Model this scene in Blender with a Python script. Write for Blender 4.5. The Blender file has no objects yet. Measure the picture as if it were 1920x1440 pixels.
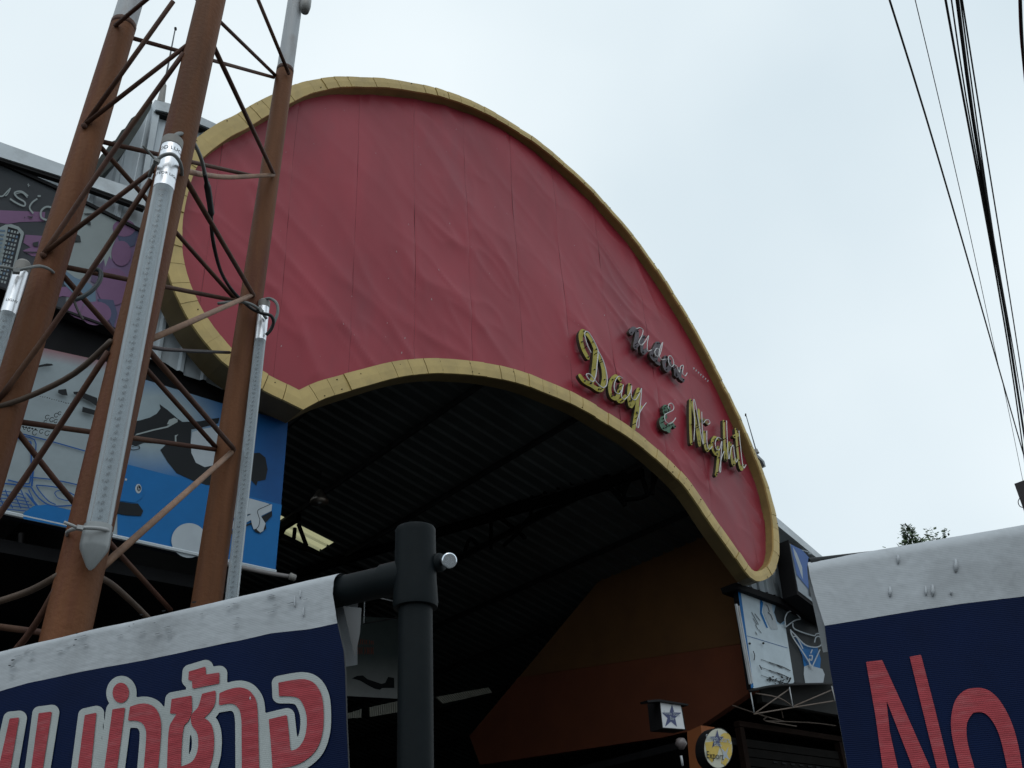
import bpy, math, random
import numpy as np
from mathutils import Vector, Matrix, noise
from mathutils.geometry import delaunay_2d_cdt, tessellate_polygon
random.seed(7)
SC = bpy.context.scene
COL = SC.collection
# ---------------------------------------------------------------- camera, sky, sun, exposure
F = 1800.0
CAM = Vector((0, 0, 1.6))
UP = Vector((-180, 2970, -F)).normalized()
XW = Vector((2440, -(-180 * 2440 + F * F) / 2970, -F)).normalized()
YW = UP.cross(XW)
cam_d = bpy.data.cameras.new('camera'); cam = bpy.data.objects.new('camera', cam_d); COL.objects.link(cam)
M3 = Matrix((XW, YW, UP))
cam.matrix_world = Matrix.Translation(CAM) @ M3.to_4x4()
cam_d.sensor_width = 36; cam_d.lens = F / 1920 * 36; cam_d.clip_start = .05; cam_d.clip_end = 2000
SC.camera = cam
W = bpy.data.worlds.new("World"); SC.world = W; W.use_nodes = True
nt = W.node_tree; nt.nodes.clear()
wo = nt.nodes.new('ShaderNodeOutputWorld'); bg = nt.nodes.new('ShaderNodeBackground'); bg.inputs[1].default_value = .1
sk = nt.nodes.new('ShaderNodeTexSky'); sk.sky_type = 'NISHITA'; sk.sun_disc = False
sk.sun_elevation = math.radians(55); sk.sun_rotation = math.radians(215)
tc = nt.nodes.new('ShaderNodeTexCoord'); nz = nt.nodes.new('ShaderNodeTexNoise'); nz.inputs['Scale'].default_value = 2.2
nz.inputs['Detail'].default_value = 4; nz.inputs['Roughness'].default_value = .4
cr = nt.nodes.new('ShaderNodeValToRGB')
cr.color_ramp.elements[0].position = .32; cr.color_ramp.elements[0].color = (7.3, 8.45, 9.1, 1)
cr.color_ramp.elements[1].position = .68; cr.color_ramp.elements[1].color = (9.3, 10.2, 10.6, 1)
mx = nt.nodes.new('ShaderNodeMix'); mx.data_type = 'RGBA'; mx.inputs[0].default_value = .93
nt.links.new(tc.outputs['Generated'], nz.inputs['Vector']); nt.links.new(nz.outputs['Fac'], cr.inputs[0])
nt.links.new(sk.outputs[0], mx.inputs[6]); nt.links.new(cr.outputs[0], mx.inputs[7])
nt.links.new(mx.outputs[2], bg.inputs[0]); nt.links.new(bg.outputs[0], wo.inputs[0])
sun_d = bpy.data.lights.new('sun', 'SUN'); sun = bpy.data.objects.new('sun', sun_d); COL.objects.link(sun)
sun_d.energy = .5; sun_d.angle = math.radians(40); sun_d.color = (1, .97, .92)
sun.rotation_euler = (math.radians(35), 0, math.radians(-35))
VS = SC.view_settings; VS.view_transform = 'Standard'; VS.look = 'None'; VS.exposure = 0; VS.gamma = 1
try: VS.use_curve_mapping = False
except Exception: pass
SC.cycles.max_bounces = 8; SC.cycles.transparent_max_bounces = 16
SC.cycles.use_denoising = True
# ---------------------------------------------------------------- helpers: points
def ray(px, py):
    d = Vector((px - 960, -(py - 720), -F)); return (M3 @ d).normalized()
def pY(px, py, Y): d = ray(px, py); return CAM + d * (Y / d.y)
def pX(px, py, X): d = ray(px, py); return CAM + d * (X / d.x)
def pH(px, py, h): d = ray(px, py); return CAM + d * (h / math.hypot(d.x, d.y))
def pZ(px, py, Z): d = ray(px, py); return CAM + d * ((Z - CAM.z) / d.z)
def pP(px, py, o, n): d = ray(px, py); return CAM + d * ((o - CAM).dot(n) / d.dot(n))
# ---------------------------------------------------------------- materials
MATS = {}
KD = .58
def mat(name, col, rough=.6, var=.15, scale=6, bump=0, bscale=40, metal=0, spec=.5, streak=0, dirt=None, dirt_amt=0, stretch=None):
    if name in MATS: return MATS[name]
    if metal < .5: col = tuple(c * KD for c in col); dirt = dirt and tuple(c * KD for c in dirt)
    m = bpy.data.materials.new(name); m.use_nodes = True; n = m.node_tree; L = n.links
    b = n.nodes['Principled BSDF']; b.inputs['Roughness'].default_value = rough; b.inputs['Metallic'].default_value = metal
    b.inputs['Specular IOR Level'].default_value = spec
    g = n.nodes.new('ShaderNodeNewGeometry'); mp = n.nodes.new('ShaderNodeMapping')
    if stretch: mp.inputs['Scale'].default_value = stretch
    L.new(g.outputs['Position'], mp.inputs[0])
    t = n.nodes.new('ShaderNodeTexNoise'); t.inputs['Scale'].default_value = scale; t.inputs['Detail'].default_value = 6; t.inputs['Roughness'].default_value = .6
    L.new(mp.outputs[0], t.inputs['Vector'])
    r = n.nodes.new('ShaderNodeMapRange'); r.inputs[1].default_value = .3; r.inputs[2].default_value = .7
    r.inputs[3].default_value = 1 - var; r.inputs[4].default_value = 1 + var; L.new(t.outputs[0], r.inputs[0])
    hv = n.nodes.new('ShaderNodeMix'); hv.data_type = 'RGBA'; hv.blend_type = 'MULTIPLY'; hv.inputs[0].default_value = 1
    hv.inputs[6].default_value = (*col, 1); L.new(r.outputs[0], hv.inputs[7])
    out = hv.outputs[2]
    if dirt:
        t2 = n.nodes.new('ShaderNodeTexNoise'); t2.inputs['Scale'].default_value = scale * .6; t2.inputs['Detail'].default_value = 8
        t2.inputs['Roughness'].default_value = .7
        mp2 = n.nodes.new('ShaderNodeMapping'); mp2.inputs['Location'].default_value = (13, 7, 3)
        if stretch: mp2.inputs['Scale'].default_value = stretch
        L.new(g.outputs['Position'], mp2.inputs[0]); L.new(mp2.outputs[0], t2.inputs['Vector'])
        r2 = n.nodes.new('ShaderNodeMapRange'); r2.inputs[1].default_value = .5; r2.inputs[2].default_value = .72; r2.inputs[4].default_value = dirt_amt
        L.new(t2.outputs[0], r2.inputs[0])
        m2 = n.nodes.new('ShaderNodeMix'); m2.data_type = 'RGBA'; L.new(r2.outputs[0], m2.inputs[0]); L.new(out, m2.inputs[6]); m2.inputs[7].default_value = (*dirt, 1)
        out = m2.outputs[2]
    L.new(out, b.inputs['Base Color'])
    if bump:
        t3 = n.nodes.new('ShaderNodeTexNoise'); t3.inputs['Scale'].default_value = bscale; t3.inputs['Detail'].default_value = 4
        L.new(g.outputs['Position'], t3.inputs['Vector'])
        bp = n.nodes.new('ShaderNodeBump'); bp.inputs['Strength'].default_value = bump; bp.inputs['Distance'].default_value = .01
        L.new(t3.outputs[0], bp.inputs['Height']); L.new(bp.outputs[0], b.inputs['Normal'])
    MATS[name] = m; return m
def vmat(name, rough=.55, weave=0, var=.08, scale=5, spec=.2):
    """base colour from the printed colours stored on the mesh"""
    if name in MATS: return MATS[name]
    m = mat(name, (1, 1, 1), rough, var, scale, spec=spec)
    n = m.node_tree; gm = n.nodes.new('ShaderNodeMix'); gm.data_type = 'RGBA'; gm.blend_type = 'MULTIPLY'; gm.inputs[0].default_value = 1; gm.inputs[7].default_value = (.72, .72, .72, 1); a = n.nodes.new('ShaderNodeVertexColor'); a.layer_name = 'print'
    hv = [x for x in n.nodes if x.type == 'MIX'][0]; n.links.new(a.outputs[0], gm.inputs[6]); n.links.new(gm.outputs[2], hv.inputs[6])
    return m
def weave(m, sc=900, amt=.25, col_amt=.12):
    n = m.node_tree; L = n.links; b = n.nodes['Principled BSDF']
    g = n.nodes.new('ShaderNodeNewGeometry'); w = n.nodes.new('ShaderNodeTexWave'); w.bands_direction = 'Z'; w.inputs['Scale'].default_value = sc
    w.inputs['Distortion'].default_value = 3.5; w.inputs['Detail'].default_value = 2; w.inputs['Detail Scale'].default_value = .3
    L.new(g.outputs['Position'], w.inputs['Vector'])
    w.inputs['Scale'].default_value = sc
    t = n.nodes.new('ShaderNodeTexNoise'); t.inputs['Scale'].default_value = 9; L.new(g.outputs['Position'], t.inputs['Vector'])
    mu = n.nodes.new('ShaderNodeMath'); mu.operation = 'MULTIPLY'; L.new(w.outputs['Fac'], mu.inputs[0]); mu.inputs[1].default_value = .12
    ad = n.nodes.new('ShaderNodeMath'); ad.operation = 'ADD'; L.new(mu.outputs[0], ad.inputs[0]); L.new(t.outputs[0], ad.inputs[1])
    bp = n.nodes.new('ShaderNodeBump'); bp.inputs['Strength'].default_value = amt; bp.inputs['Distance'].default_value = .02
    L.new(ad.outputs[0], bp.inputs['Height']); L.new(bp.outputs[0], b.inputs['Normal'])
    old = b.inputs['Base Color'].links[0].from_socket
    mm = n.nodes.new('ShaderNodeMix'); mm.data_type = 'RGBA'; mm.blend_type = 'MULTIPLY'; mm.inputs[0].default_value = 1
    r = n.nodes.new('ShaderNodeMapRange'); r.inputs[3].default_value = 1 - col_amt; r.inputs[4].default_value = 1 + col_amt
    L.new(w.outputs['Fac'], r.inputs[0]); L.new(old, mm.inputs[6]); L.new(r.outputs[0], mm.inputs[7]); L.new(mm.outputs[2], b.inputs['Base Color'])
    return m
RUST = mat('brown_red_oxide_paint', (.215, .088, .040), .6, .3, 9, spec=.14, bump=.3, bscale=60, stretch=(1, 1, .12), dirt=(.16, .048, .038), dirt_amt=.9)
RUSTR = mat('rod_paint', (.115, .052, .036), .6, .3, 9, bump=.2, dirt=(.22, .12, .06), dirt_amt=.5, spec=.2)
RODL = mat('rod_paint_weathered', (.36, .20, .12), .6, .3, 9, bump=.2, dirt=(.2, .1, .06), dirt_amt=.5)
WHT = mat('white_paint_worn', (.62, .66, .70), .5, .1, 6, dirt=(.3, .2, .14), dirt_amt=.7, bump=.1, stretch=(1, 1, .4))
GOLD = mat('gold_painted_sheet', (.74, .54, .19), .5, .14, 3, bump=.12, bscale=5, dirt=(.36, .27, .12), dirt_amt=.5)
GOLDS = mat('gold_shaded', (.19, .135, .055), .6, .2, 3, dirt=(.15, .1, .05), dirt_amt=.6)  # darker copy of the rim gold, shade of side and underside put into it
RED = mat('red_painted_sheet', (.45, .038, .064), .42, .13, 1.3, stretch=(1, 1, .35), bump=.10, bscale=3, spec=.36, dirt=(.33, .055, .08), dirt_amt=.7)
REDL = mat('red_painted_lip', (.42, .03, .05), .55, .15, 3)
DARK = mat('dark_steel', (.03, .03, .032), .65, .3, 5, spec=.12)
BLACK = mat('black_paint', (.012, .012, .014), .7, .3, 3, spec=.15)
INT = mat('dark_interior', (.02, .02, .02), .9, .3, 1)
CEIL = mat('aged_roof_sheet', (.095, .112, .116), .55, .3, 1.2, metal=.2)
SIDE = mat('galvanised_siding', (.74, .83, .90), .45, .16, 4, stretch=(1, 1, .15), dirt=(.3, .3, .3), dirt_amt=.7, metal=.1)
TRIM = mat('grey_flashing', (.80, .88, .94), .4, .12, 3, dirt=(.32, .33, .33), dirt_amt=.5, metal=.15)
OCHRE = mat('ochre_wall_paint', (.19, .082, .020), .85, .12, 2, dirt=(.12, .05, .015), dirt_amt=.4)
BRICKR = mat('rust_red_wall_paint', (.22, .055, .018), .85, .12, 2, dirt=(.14, .035, .014), dirt_amt=.4)
ORNG = mat('orange_column_paint', (.40, .12, .03), .8, .12, 2)
PIPE = mat('grey_black_pipe', (.007, .012, .015), .55, .2, 7, spec=.12, bump=.08, bscale=50, dirt=(.022, .028, .03), dirt_amt=.4)
PLAS = mat('grey_plastic', (.36, .35, .33), .6, .1, 20)
SILV = mat('silver_sticker', (.82, .84, .88), .34, .05, 30, metal=.85)
PCB = mat('white_circuit_board', (.42, .46, .50), .5, .12, 60)
TIE = mat('pale_cable_tie', (.50, .52, .53), .5, .1, 30)
TIED = mat('grey_cable_tie', (.27, .29, .29), .5, .1, 30)
CAB = mat('black_cable', (.012, .012, .015), .45, .2, 30)
INK = mat('black_ink', (.018, .022, .026), .55, .1, 4, spec=.12)
CREAM = mat('skylight_frame', (.5, .47, .3), .6, .1, 4)
YEL = mat('yellow_letter_face', (.56, .47, .02), .45, .18, 8, dirt=(.40, .32, .02), dirt_amt=.5)
YELS = mat('letter_side', (.05, .045, .03), .6, .2, 8)
GRN = mat('green_letter_face', (.075, .22, .12), .5, .18, 8, dirt=(.05, .12, .08), dirt_amt=.5)
GRY = mat('grey_letter_face', (.15, .125, .15), .6, .25, 14, dirt=(.06, .05, .06), dirt_amt=.7)
NEON = mat('unlit_neon_glass', (.85, .85, .86), .2, .04, 30)
def clear_mat():
    m = bpy.data.materials.new('clear_plastic_tube'); m.use_nodes = True; n = m.node_tree; n.nodes.clear()
    o = n.nodes.new('ShaderNodeOutputMaterial'); t = n.nodes.new('ShaderNodeBsdfTransparent'); t.inputs[0].default_value = (.88, .93, .95, 1)
    g = n.nodes.new('ShaderNodeBsdfPrincipled'); g.inputs['Base Color'].default_value = (.6, .66, .7, 1); g.inputs['Roughness'].default_value = .12
    lw = n.nodes.new('ShaderNodeLayerWeight'); lw.inputs[0].default_value = .55
    r = n.nodes.new('ShaderNodeMapRange'); r.inputs[3].default_value = .12; r.inputs[4].default_value = .75
    x = n.nodes.new('ShaderNodeMixShader'); L = n.links
    L.new(lw.outputs['Facing'], r.inputs[0]); L.new(r.outputs[0], x.inputs[0]); L.new(t.outputs[0], x.inputs[1]); L.new(g.outputs[0], x.inputs[2]); L.new(x.outputs[0], o.inputs[0])
    return m
CLEAR = clear_mat()
def translucent():
    m = bpy.data.materials.new('fibreglass_skylight'); m.use_nodes = True; n = m.node_tree; n.nodes.clear()
    o = n.nodes.new('ShaderNodeOutputMaterial'); t = n.nodes.new('ShaderNodeBsdfTranslucent'); t.inputs[0].default_value = (.40, .37, .20, 1)
    w = n.nodes.new('ShaderNodeTexNoise'); w.inputs['Scale'].default_value = 4; g = n.nodes.new('ShaderNodeNewGeometry')
    c = n.nodes.new('ShaderNodeValToRGB'); c.color_ramp.elements[0].color = (.30, .27, .13, 1); c.color_ramp.elements[1].color = (.52, .49, .30, 1)
    mp = n.nodes.new('ShaderNodeMapping'); mp.inputs['Scale'].default_value = (.3, 6, .3)
    n.links.new(g.outputs['Position'], mp.inputs[0]); n.links.new(mp.outputs[0], w.inputs['Vector']); n.links.new(w.outputs[0], c.inputs[0]); n.links.new(c.outputs[0], t.inputs[0])
    n.links.new(t.outputs[0], o.inputs[0]); return m
SKYL = translucent()
# ---------------------------------------------------------------- helpers: objects
def thing(name, label, cat, loc=(0, 0, 0), group=None):
    o = bpy.data.objects.new(name, None); COL.objects.link(o); o.location = loc; o.empty_display_size = .2
    o['label'] = label; o['category'] = cat
    if group: o['group'] = group
    return o
def wloc(o):
    v = Vector((0, 0, 0))
    while o: v = v + Vector(o.location); o = o.parent
    return v
def mk(name, vs, fs, mats, parent=None, smooth=False, mi=None, cols=None, kind=None):
    me = bpy.data.meshes.new(name)
    off = wloc(parent) if parent else Vector((0, 0, 0))
    me.from_pydata([(v[0] - off.x, v[1] - off.y, v[2] - off.z) for v in vs], [], fs)
    if not isinstance(mats, (list, tuple)): mats = [mats]
    for m in mats: me.materials.append(m)
    if mi: me.polygons.foreach_set('material_index', mi)
    if smooth: me.polygons.foreach_set('use_smooth', [True] * len(me.polygons))
    if cols is not None:
        a = me.color_attributes.new('print', 'FLOAT_COLOR', 'POINT')
        a.data.foreach_set('color', [c for q in cols for c in (*q, 1.0)])
    me.update()
    o = bpy.data.objects.new(name, me); COL.objects.link(o)
    if parent: o.parent = parent
    if kind: o['kind'] = kind
    return o
class MB:
    def __init__(s): s.v = []; s.f = []; s.m = []
    def add(s, vs, fs, m=0):
        k = len(s.v); s.v += [tuple(v) for v in vs]; s.f += [tuple(i + k for i in f) for f in fs]; s.m += [m] * len(fs); return s
    def tube(s, pts, r, n=8, m=0, caps=True):
        pts = [Vector(p) for p in pts]; k = len(pts); rr = r if isinstance(r, (list, tuple)) else [r] * k
        vs = []; prev = None
        for i, p in enumerate(pts):
            t = (pts[min(i + 1, k - 1)] - pts[max(i - 1, 0)]).normalized()
            a = prev - t * prev.dot(t) if prev else t.orthogonal()
            a.normalize(); prev = a; b = t.cross(a)
            for j in range(n):
                q = 2 * math.pi * j / n; vs.append(p + (a * math.cos(q) + b * math.sin(q)) * rr[i])
        fs = [(i * n + j, i * n + (j + 1) % n, (i + 1) * n + (j + 1) % n, (i + 1) * n + j) for i in range(k - 1) for j in range(n)]
        if caps: fs += [tuple(range(n))[::-1], tuple((k - 1) * n + j for j in range(n))]
        return s.add(vs, fs, m)
    def bar(s, a, b, w, h, m=0, up=Vector((0, 0, 1))):
        a = Vector(a); b = Vector(b); t = (b - a).normalized(); u = t.cross(up)
        if u.length < .05: u = t.cross(Vector((1, 0, 0)))
        u.normalize(); v = u.cross(t)
        vs = [p + u * (sx * w / 2) + v * (sy * h / 2) for p in (a, b) for sx, sy in ((-1, -1), (1, -1), (1, 1), (-1, 1))]
        return s.add(vs, [(0, 1, 2, 3)[::-1], (4, 5, 6, 7), (0, 1, 5, 4), (1, 2, 6, 5), (2, 3, 7, 6), (3, 0, 4, 7)], m)
    def box(s, x0, x1, y0, y1, z0, z1, m=0):
        vs = [(x, y, z) for z in (z0, z1) for x, y in ((x0, y0), (x1, y0), (x1, y1), (x0, y1))]
        return s.add(vs, [(3, 2, 1, 0), (4, 5, 6, 7), (0, 1, 5, 4), (1, 2, 6, 5), (2, 3, 7, 6), (3, 0, 4, 7)], m)
    def prism(s, front, vec, m=0, ms=None):
        n = len(front); front = [Vector(p) for p in front]; vec = Vector(vec)
        tri = tessellate_polygon([front])
        vs = front + [p + vec for p in front]
        s.add(vs, [tuple(t) for t in tri] + [tuple(i + n for i in t)[::-1] for t in tri], m)
        return s.add(vs, [(i, (i + 1) % n, (i + 1) % n + n, i + n) for i in range(n)], m if ms is None else ms)
    def done(s, name, mats, parent=None, smooth=False, kind=None):
        return mk(name, s.v, s.f, mats, parent, smooth, s.m, kind=kind)
def smoothshade(o, ang=35):
    me = o.data; me.polygons.foreach_set('use_smooth', [True] * len(me.polygons))
    try: me.set_sharp_from_angle(angle=math.radians(ang))
    except Exception: pass
    return o
def catmull(p, n=6, closed=False):
    p = [Vector(q) for q in p]; k = len(p); out = []
    for i in range(k if closed else k - 1):
        a, b, c, d = (p[(i - 1) % k], p[i], p[(i + 1) % k], p[(i + 2) % k]) if closed else (p[max(i - 1, 0)], p[i], p[i + 1], p[min(i + 2, k - 1)])
        for j in range(n):
            t = j / n; out.append(.5 * ((2 * b) + (c - a) * t + (2 * a - 5 * b + 4 * c - d) * t * t + (3 * b - a - 3 * c + d) * t ** 3))
    if not closed: out.append(p[-1])
    return out
def zc(ox, oy, s): return lambda pts: [(ox + x / s, oy + y / s) for x, y in pts]
def inside(poly, x, y):
    c = False; n = len(poly); j = n - 1
    for i in range(n):
        xi, yi = poly[i][0], poly[i][1]; xj, yj = poly[j][0], poly[j][1]
        if (yi > y) != (yj > y) and x < (xj - xi) * (y - yi) / (yj - yi) + xi: c = not c
        j = i
    return c
def span(poly, x):
    zs = []; n = len(poly)
    for i in range(n):
        (x0, z0), (x1, z1) = poly[i], poly[(i + 1) % n]
        if (x0 <= x < x1) or (x1 <= x < x0): zs.append(z0 + (z1 - z0) * (x - x0) / (x1 - x0))
    return (min(zs), max(zs)) if len(zs) > 1 else None
def siding(parent, poly, Y, pitch=.25, depth=.035, sheet=.75, m=None, name='siding_sheet', rows=1):
    """vertical ribbed metal sheets clipped to a polygon (x, z)"""
    xs0, xs1 = min(p[0] for p in poly) + 1e-3, max(p[0] for p in poly) - 1e-3
    prof = []; x = math.floor(xs0 / pitch) * pitch
    while x < xs1 + pitch:
        for f, d in ((0, 0), (.70, 0), (.78, -depth), (.92, -depth), (1.0, 0)): prof.append((x + f * pitch, d))
        x += pitch
    for q in poly: prof.append((q[0], None))
    prof = sorted([p for p in prof if xs0 <= p[0] <= xs1] + [(xs0, None), (xs1, None)], key=lambda p: p[0])
    def dep(x):
        f = (x / pitch) % 1
        return 0 if f < .7 else -depth * (f - .7) / .08 if f < .78 else -depth if f < .92 else -depth * (1 - f) / .08
    k0 = math.floor(xs0 / sheet)
    for k in range(k0, math.ceil(xs1 / sheet)):
        vs = []; fs = []; jit = random.uniform(-.004, .004)
        a, b = k * sheet, (k + 1) * sheet
        cols = sorted(set([p[0] for p in prof if a < p[0] < b] + [max(a, xs0), min(b, xs1)]))
        for x in cols:
            sp = span(poly, x)
            if not sp: sp = span(poly, x - 2e-3) or span(poly, x + 2e-3)
            if not sp: continue
            lo, hi = sp
            for r in range(rows + 1): vs.append((x, Y + dep(x) + jit, lo + (hi - lo) * r / rows))
        n = len(vs) // (rows + 1)
        fs = [(i * (rows + 1) + r, (i + 1) * (rows + 1) + r, (i + 1) * (rows + 1) + r + 1, i * (rows + 1) + r + 1) for i in range(n - 1) for r in range(rows)]
        if fs: mk(name, vs, fs, m or SIDE, parent)
def ipoly(px, Y): return [(pY(x, y, Y).x, pY(x, y, Y).z) for x, y in px]
def board(parent, px, Y, th, m, name='panel', ms=None):
    b = MB(); b.prism([pY(x, y, Y) for x, y in px], (0, th, 0), 0, 1 if ms else None)
    return b.done(name, [m, ms] if ms else m, parent)
def clipmesh(fn, x0, x1, y0, y1, st, pt, side=None):
    """marching triangles of fn(px,py)<0 ; pt maps a pixel to a point"""
    nx, ny = int((x1 - x0) / st) + 1, int((y1 - y0) / st) + 1
    gx, gy = np.meshgrid(np.linspace(x0, x1, nx + 1), np.linspace(y0, y1, ny + 1)); V = fn(gx, gy)
    vid = {}; vs = []; fs = []
    def node(i, j):
        k = (i, j)
        if k not in vid: vid[k] = len(vs); vs.append((gx[j, i], gy[j, i]))
        return vid[k]
    def cut(a, b):
        k = (a, b) if a < b else (b, a)
        if k not in vid:
            (i, j), (p, q) = k; u, w = V[j, i], V[q, p]; t = u / (u - w); vid[k] = len(vs)
            vs.append((gx[j, i] + (gx[q, p] - gx[j, i]) * t, gy[j, i] + (gy[q, p] - gy[j, i]) * t))
        return vid[k]
    neg = V < 0
    anyc = neg[:-1, :-1] | neg[1:, :-1] | neg[:-1, 1:] | neg[1:, 1:]
    for j, i in zip(*np.nonzero(anyc)):
        i = int(i); j = int(j)
        if neg[j, i] and neg[j, i + 1] and neg[j + 1, i] and neg[j + 1, i + 1]:
            fs.append((node(i, j), node(i, j + 1), node(i + 1, j + 1), node(i + 1, j))); continue
        for tri in (((i, j), (i, j + 1), (i + 1, j + 1)), ((i, j), (i + 1, j + 1), (i + 1, j))):
            f = []
            for a in range(3):
                A, B = tri[a], tri[(a + 1) % 3]; na, nb = neg[A[1], A[0]], neg[B[1], B[0]]
                if na: f.append(node(*A))
                if na != nb: f.append(cut(A, B))
            if len(f) > 2: fs.append(tuple(f))
    return [pt(x, y) for x, y in vs], fs, vs
def sdf(polys, r=0):
    def fn(gx, gy):
        best = np.full(gx.shape, 1e9)
        for P in polys:
            P = np.array(P, float); n = len(P); ins = np.zeros(gx.shape, bool); d = np.full(gx.shape, 1e9)
            for i in range(n):
                a, b = P[i], P[(i + 1) % n]; e = b - a; L = max(e.dot(e), 1e-9)
                t = np.clip(((gx - a[0]) * e[0] + (gy - a[1]) * e[1]) / L, 0, 1)
                d = np.minimum(d, np.hypot(gx - a[0] - t * e[0], gy - a[1] - t * e[1]))
                if a[1] != b[1]:
                    ins ^= ((a[1] > gy) != (b[1] > gy)) & (gx < (b[0] - a[0]) * (gy - a[1]) / (b[1] - a[1]) + a[0])
            best = np.minimum(best, np.where(ins, -d, d))
        return best - r
    return fn
def lerp(a, b, t): t = max(0, min(1, t)); return tuple(x + (y - x) * t for x, y in zip(a, b))
def printed(parent, name, px, Y, colfn, st=4, m=None):
    xs = [p[0] for p in px]; ys = [p[1] for p in px]
    v, f, uv = clipmesh(sdf([px]), min(xs) - 1, max(xs) + 1, min(ys) - 1, max(ys) + 1, st, lambda x, y: pY(x, y, Y))
    return mk(name, v, f, m or vmat('printed_vinyl'), parent, cols=[colfn(x, y) for x, y in uv])
def decals(parent, name, items, Y, step=.0007, smooth=()):
    """flat print: filled shapes and pen strokes stacked in layers in front of the board plane"""
    mats = []; vs = []; fs = []; mi = []; y = Y - .002
    for it in items:
        m, shp = it[0], it[1]
        if m not in mats: mats.append(m)
        k = mats.index(m); y -= step
        if len(it) > 2:
            w = it[2]; P = [Vector((a, b)) for a, b in shp]
            if len(P) > 2: P = [Vector((q.x, q.y)) for q in catmull([(q.x, q.y, 0) for q in P], 4)]
            L = []; R = []
            for i, p in enumerate(P):
                t = (P[min(i + 1, len(P) - 1)] - P[max(i - 1, 0)])
                t = t.normalized() if t.length > 0 else Vector((1, 0)); nn = Vector((-t.y, t.x)) * (w / 2)
                L.append(p + nn); R.append(p - nn)
            b = len(vs); vs += [pY(q.x, q.y, y) for q in L] + [pY(q.x, q.y, y) for q in R]; n = len(L)
            for i in range(n - 1): fs.append((b + i, b + i + 1, b + n + i + 1, b + n + i)); mi.append(k)
        else:
            b = len(vs); P = [pY(a, c, y) for a, c in shp]; vs += P
            for t in tessellate_polygon([[Vector((p.x, p.z, 0)) for p in P]]): fs.append(tuple(b + i for i in t)); mi.append(k)
    return mk(name, vs, fs, mats, parent, mi=mi)
def ell(cx, cy, rx, ry, n=20, a0=0): return [(cx + rx * math.cos(a0 + 2 * math.pi * i / n), cy + ry * math.sin(a0 + 2 * math.pi * i / n)) for i in range(n)]
def text(parent, name, s, origin, size, m, xd, zd, spread=1.0, ext=.0):
    cu = bpy.data.curves.new('t', 'FONT'); cu.body = s; cu.size = 1; cu.resolution_u = 3; cu.space_character = spread; cu.align_x = 'CENTER'
    to = bpy.data.objects.new('t', cu); COL.objects.link(to); dg = bpy.context.evaluated_depsgraph_get()
    me = to.evaluated_get(dg).to_mesh(); vs = [v.co.copy() for v in me.vertices]; fs = [tuple(p.vertices) for p in me.polygons]
    to.evaluated_get(dg).to_mesh_clear(); bpy.data.objects.remove(to); bpy.data.curves.remove(cu)
    return vs, fs, (lambda v: Vector(origin) + xd * (v.x * size) + zd * (v.y * size))
def flat_text(parent, name, s, origin, size, m, xd=Vector((1, 0, 0)), zd=Vector((0, 0, 1))):
    vs, fs, g = text(parent, name, s, origin, size, m, xd, zd)
    return mk(name, [g(v) for v in vs], fs, m, parent)
def ceil_z(x): return 8.62 - .249 * (x - 7.39)
CN = Vector((.249, 0, 1)).normalized(); CO = Vector((7.39, 0, 8.62))
# ================================================================ SETTING
ASPH = mat('asphalt', (.05, .05, .052), .9, .25, 3, bump=.3, bscale=80)
g = MB().box(-300, 300, -300, 300, -.3, 0).done('ground', mat('packed_earth', (.13, .115, .09), .95, .3, .6)); g['kind'] = 'structure'
g = MB().box(-120, 120, -9, -1.2, .004, .02).done('road', ASPH); g['kind'] = 'structure'
g = MB().box(-120, 120, -1.2, 6.5, .004, .13).done('pavement', mat('worn_concrete', (.22, .215, .20), .9, .2, 2, bump=.2)); g['kind'] = 'structure'
g = MB().box(-120, 120, -4.06, -3.94, .022, .026).done('road_marking', mat('road_paint', (.7, .7, .66), .7, .15, 6)); g['kind'] = 'structure'
# ================================================================ MARKET HALL (shell, roof, inner wall)
hall = thing('market_hall', 'grey corrugated metal market hall behind the big red arch sign, dark inside its open entrance', 'building', (6, 8.6, 0))
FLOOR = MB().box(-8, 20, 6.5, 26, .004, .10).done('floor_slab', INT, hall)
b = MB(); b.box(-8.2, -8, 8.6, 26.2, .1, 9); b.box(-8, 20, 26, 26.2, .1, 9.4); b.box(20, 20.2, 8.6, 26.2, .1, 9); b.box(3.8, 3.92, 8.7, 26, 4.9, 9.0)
b.done('shell_wall', INT, hall)
MB().box(-8, 3.8, 8.7, 26, 4.86, 4.98).done('upper_floor', BLACK, hall)
MB().box(-8, 3.8, 9.0, 26, 9.0, 9.1).done('flat_roof', TRIM, hall)
MB().box(11.5, 20, 9.2, 12, 4.2, 4.3).done('shop_ceiling', BLACK, hall)
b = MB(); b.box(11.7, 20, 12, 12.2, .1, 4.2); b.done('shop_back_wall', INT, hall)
# roof sheets: ribs run across the hall, parallel to the front
sky_q = [pP(x, y, CO, CN) for x, y in ((522, 964), (625, 1017), (594, 1031), (521, 993))]
sk_y0, sk_y1 = min(p.y for p in sky_q), max(p.y for p in sky_q); sk_x1 = max(p.x for p in sky_q); sk_x0 = min(p.x for p in sky_q)
def rsheet(y0, y1, x0, x1, m, name):
    pr = []; pit = .25; y = y0; nn = max(1, round((y1 - y0) / pit)); pit = (y1 - y0) / nn
    for i in range(nn):
        for f, d in ((0, 0), (.66, 0), (.76, .045), (.9, .045)): pr.append((y0 + (i + f) * pit, d))
    pr.append((y1, 0)); vs = []
    for (y, d) in pr:
        for x in (x0, x1): vs.append((x, y, ceil_z(x) + d))
    return mk(name, vs, [(2 * i, 2 * i + 1, 2 * i + 3, 2 * i + 2) for i in range(len(pr) - 1)], m, hall)
SKW = (sk_y0, sk_y1)
ycuts = [8.33]
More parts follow.
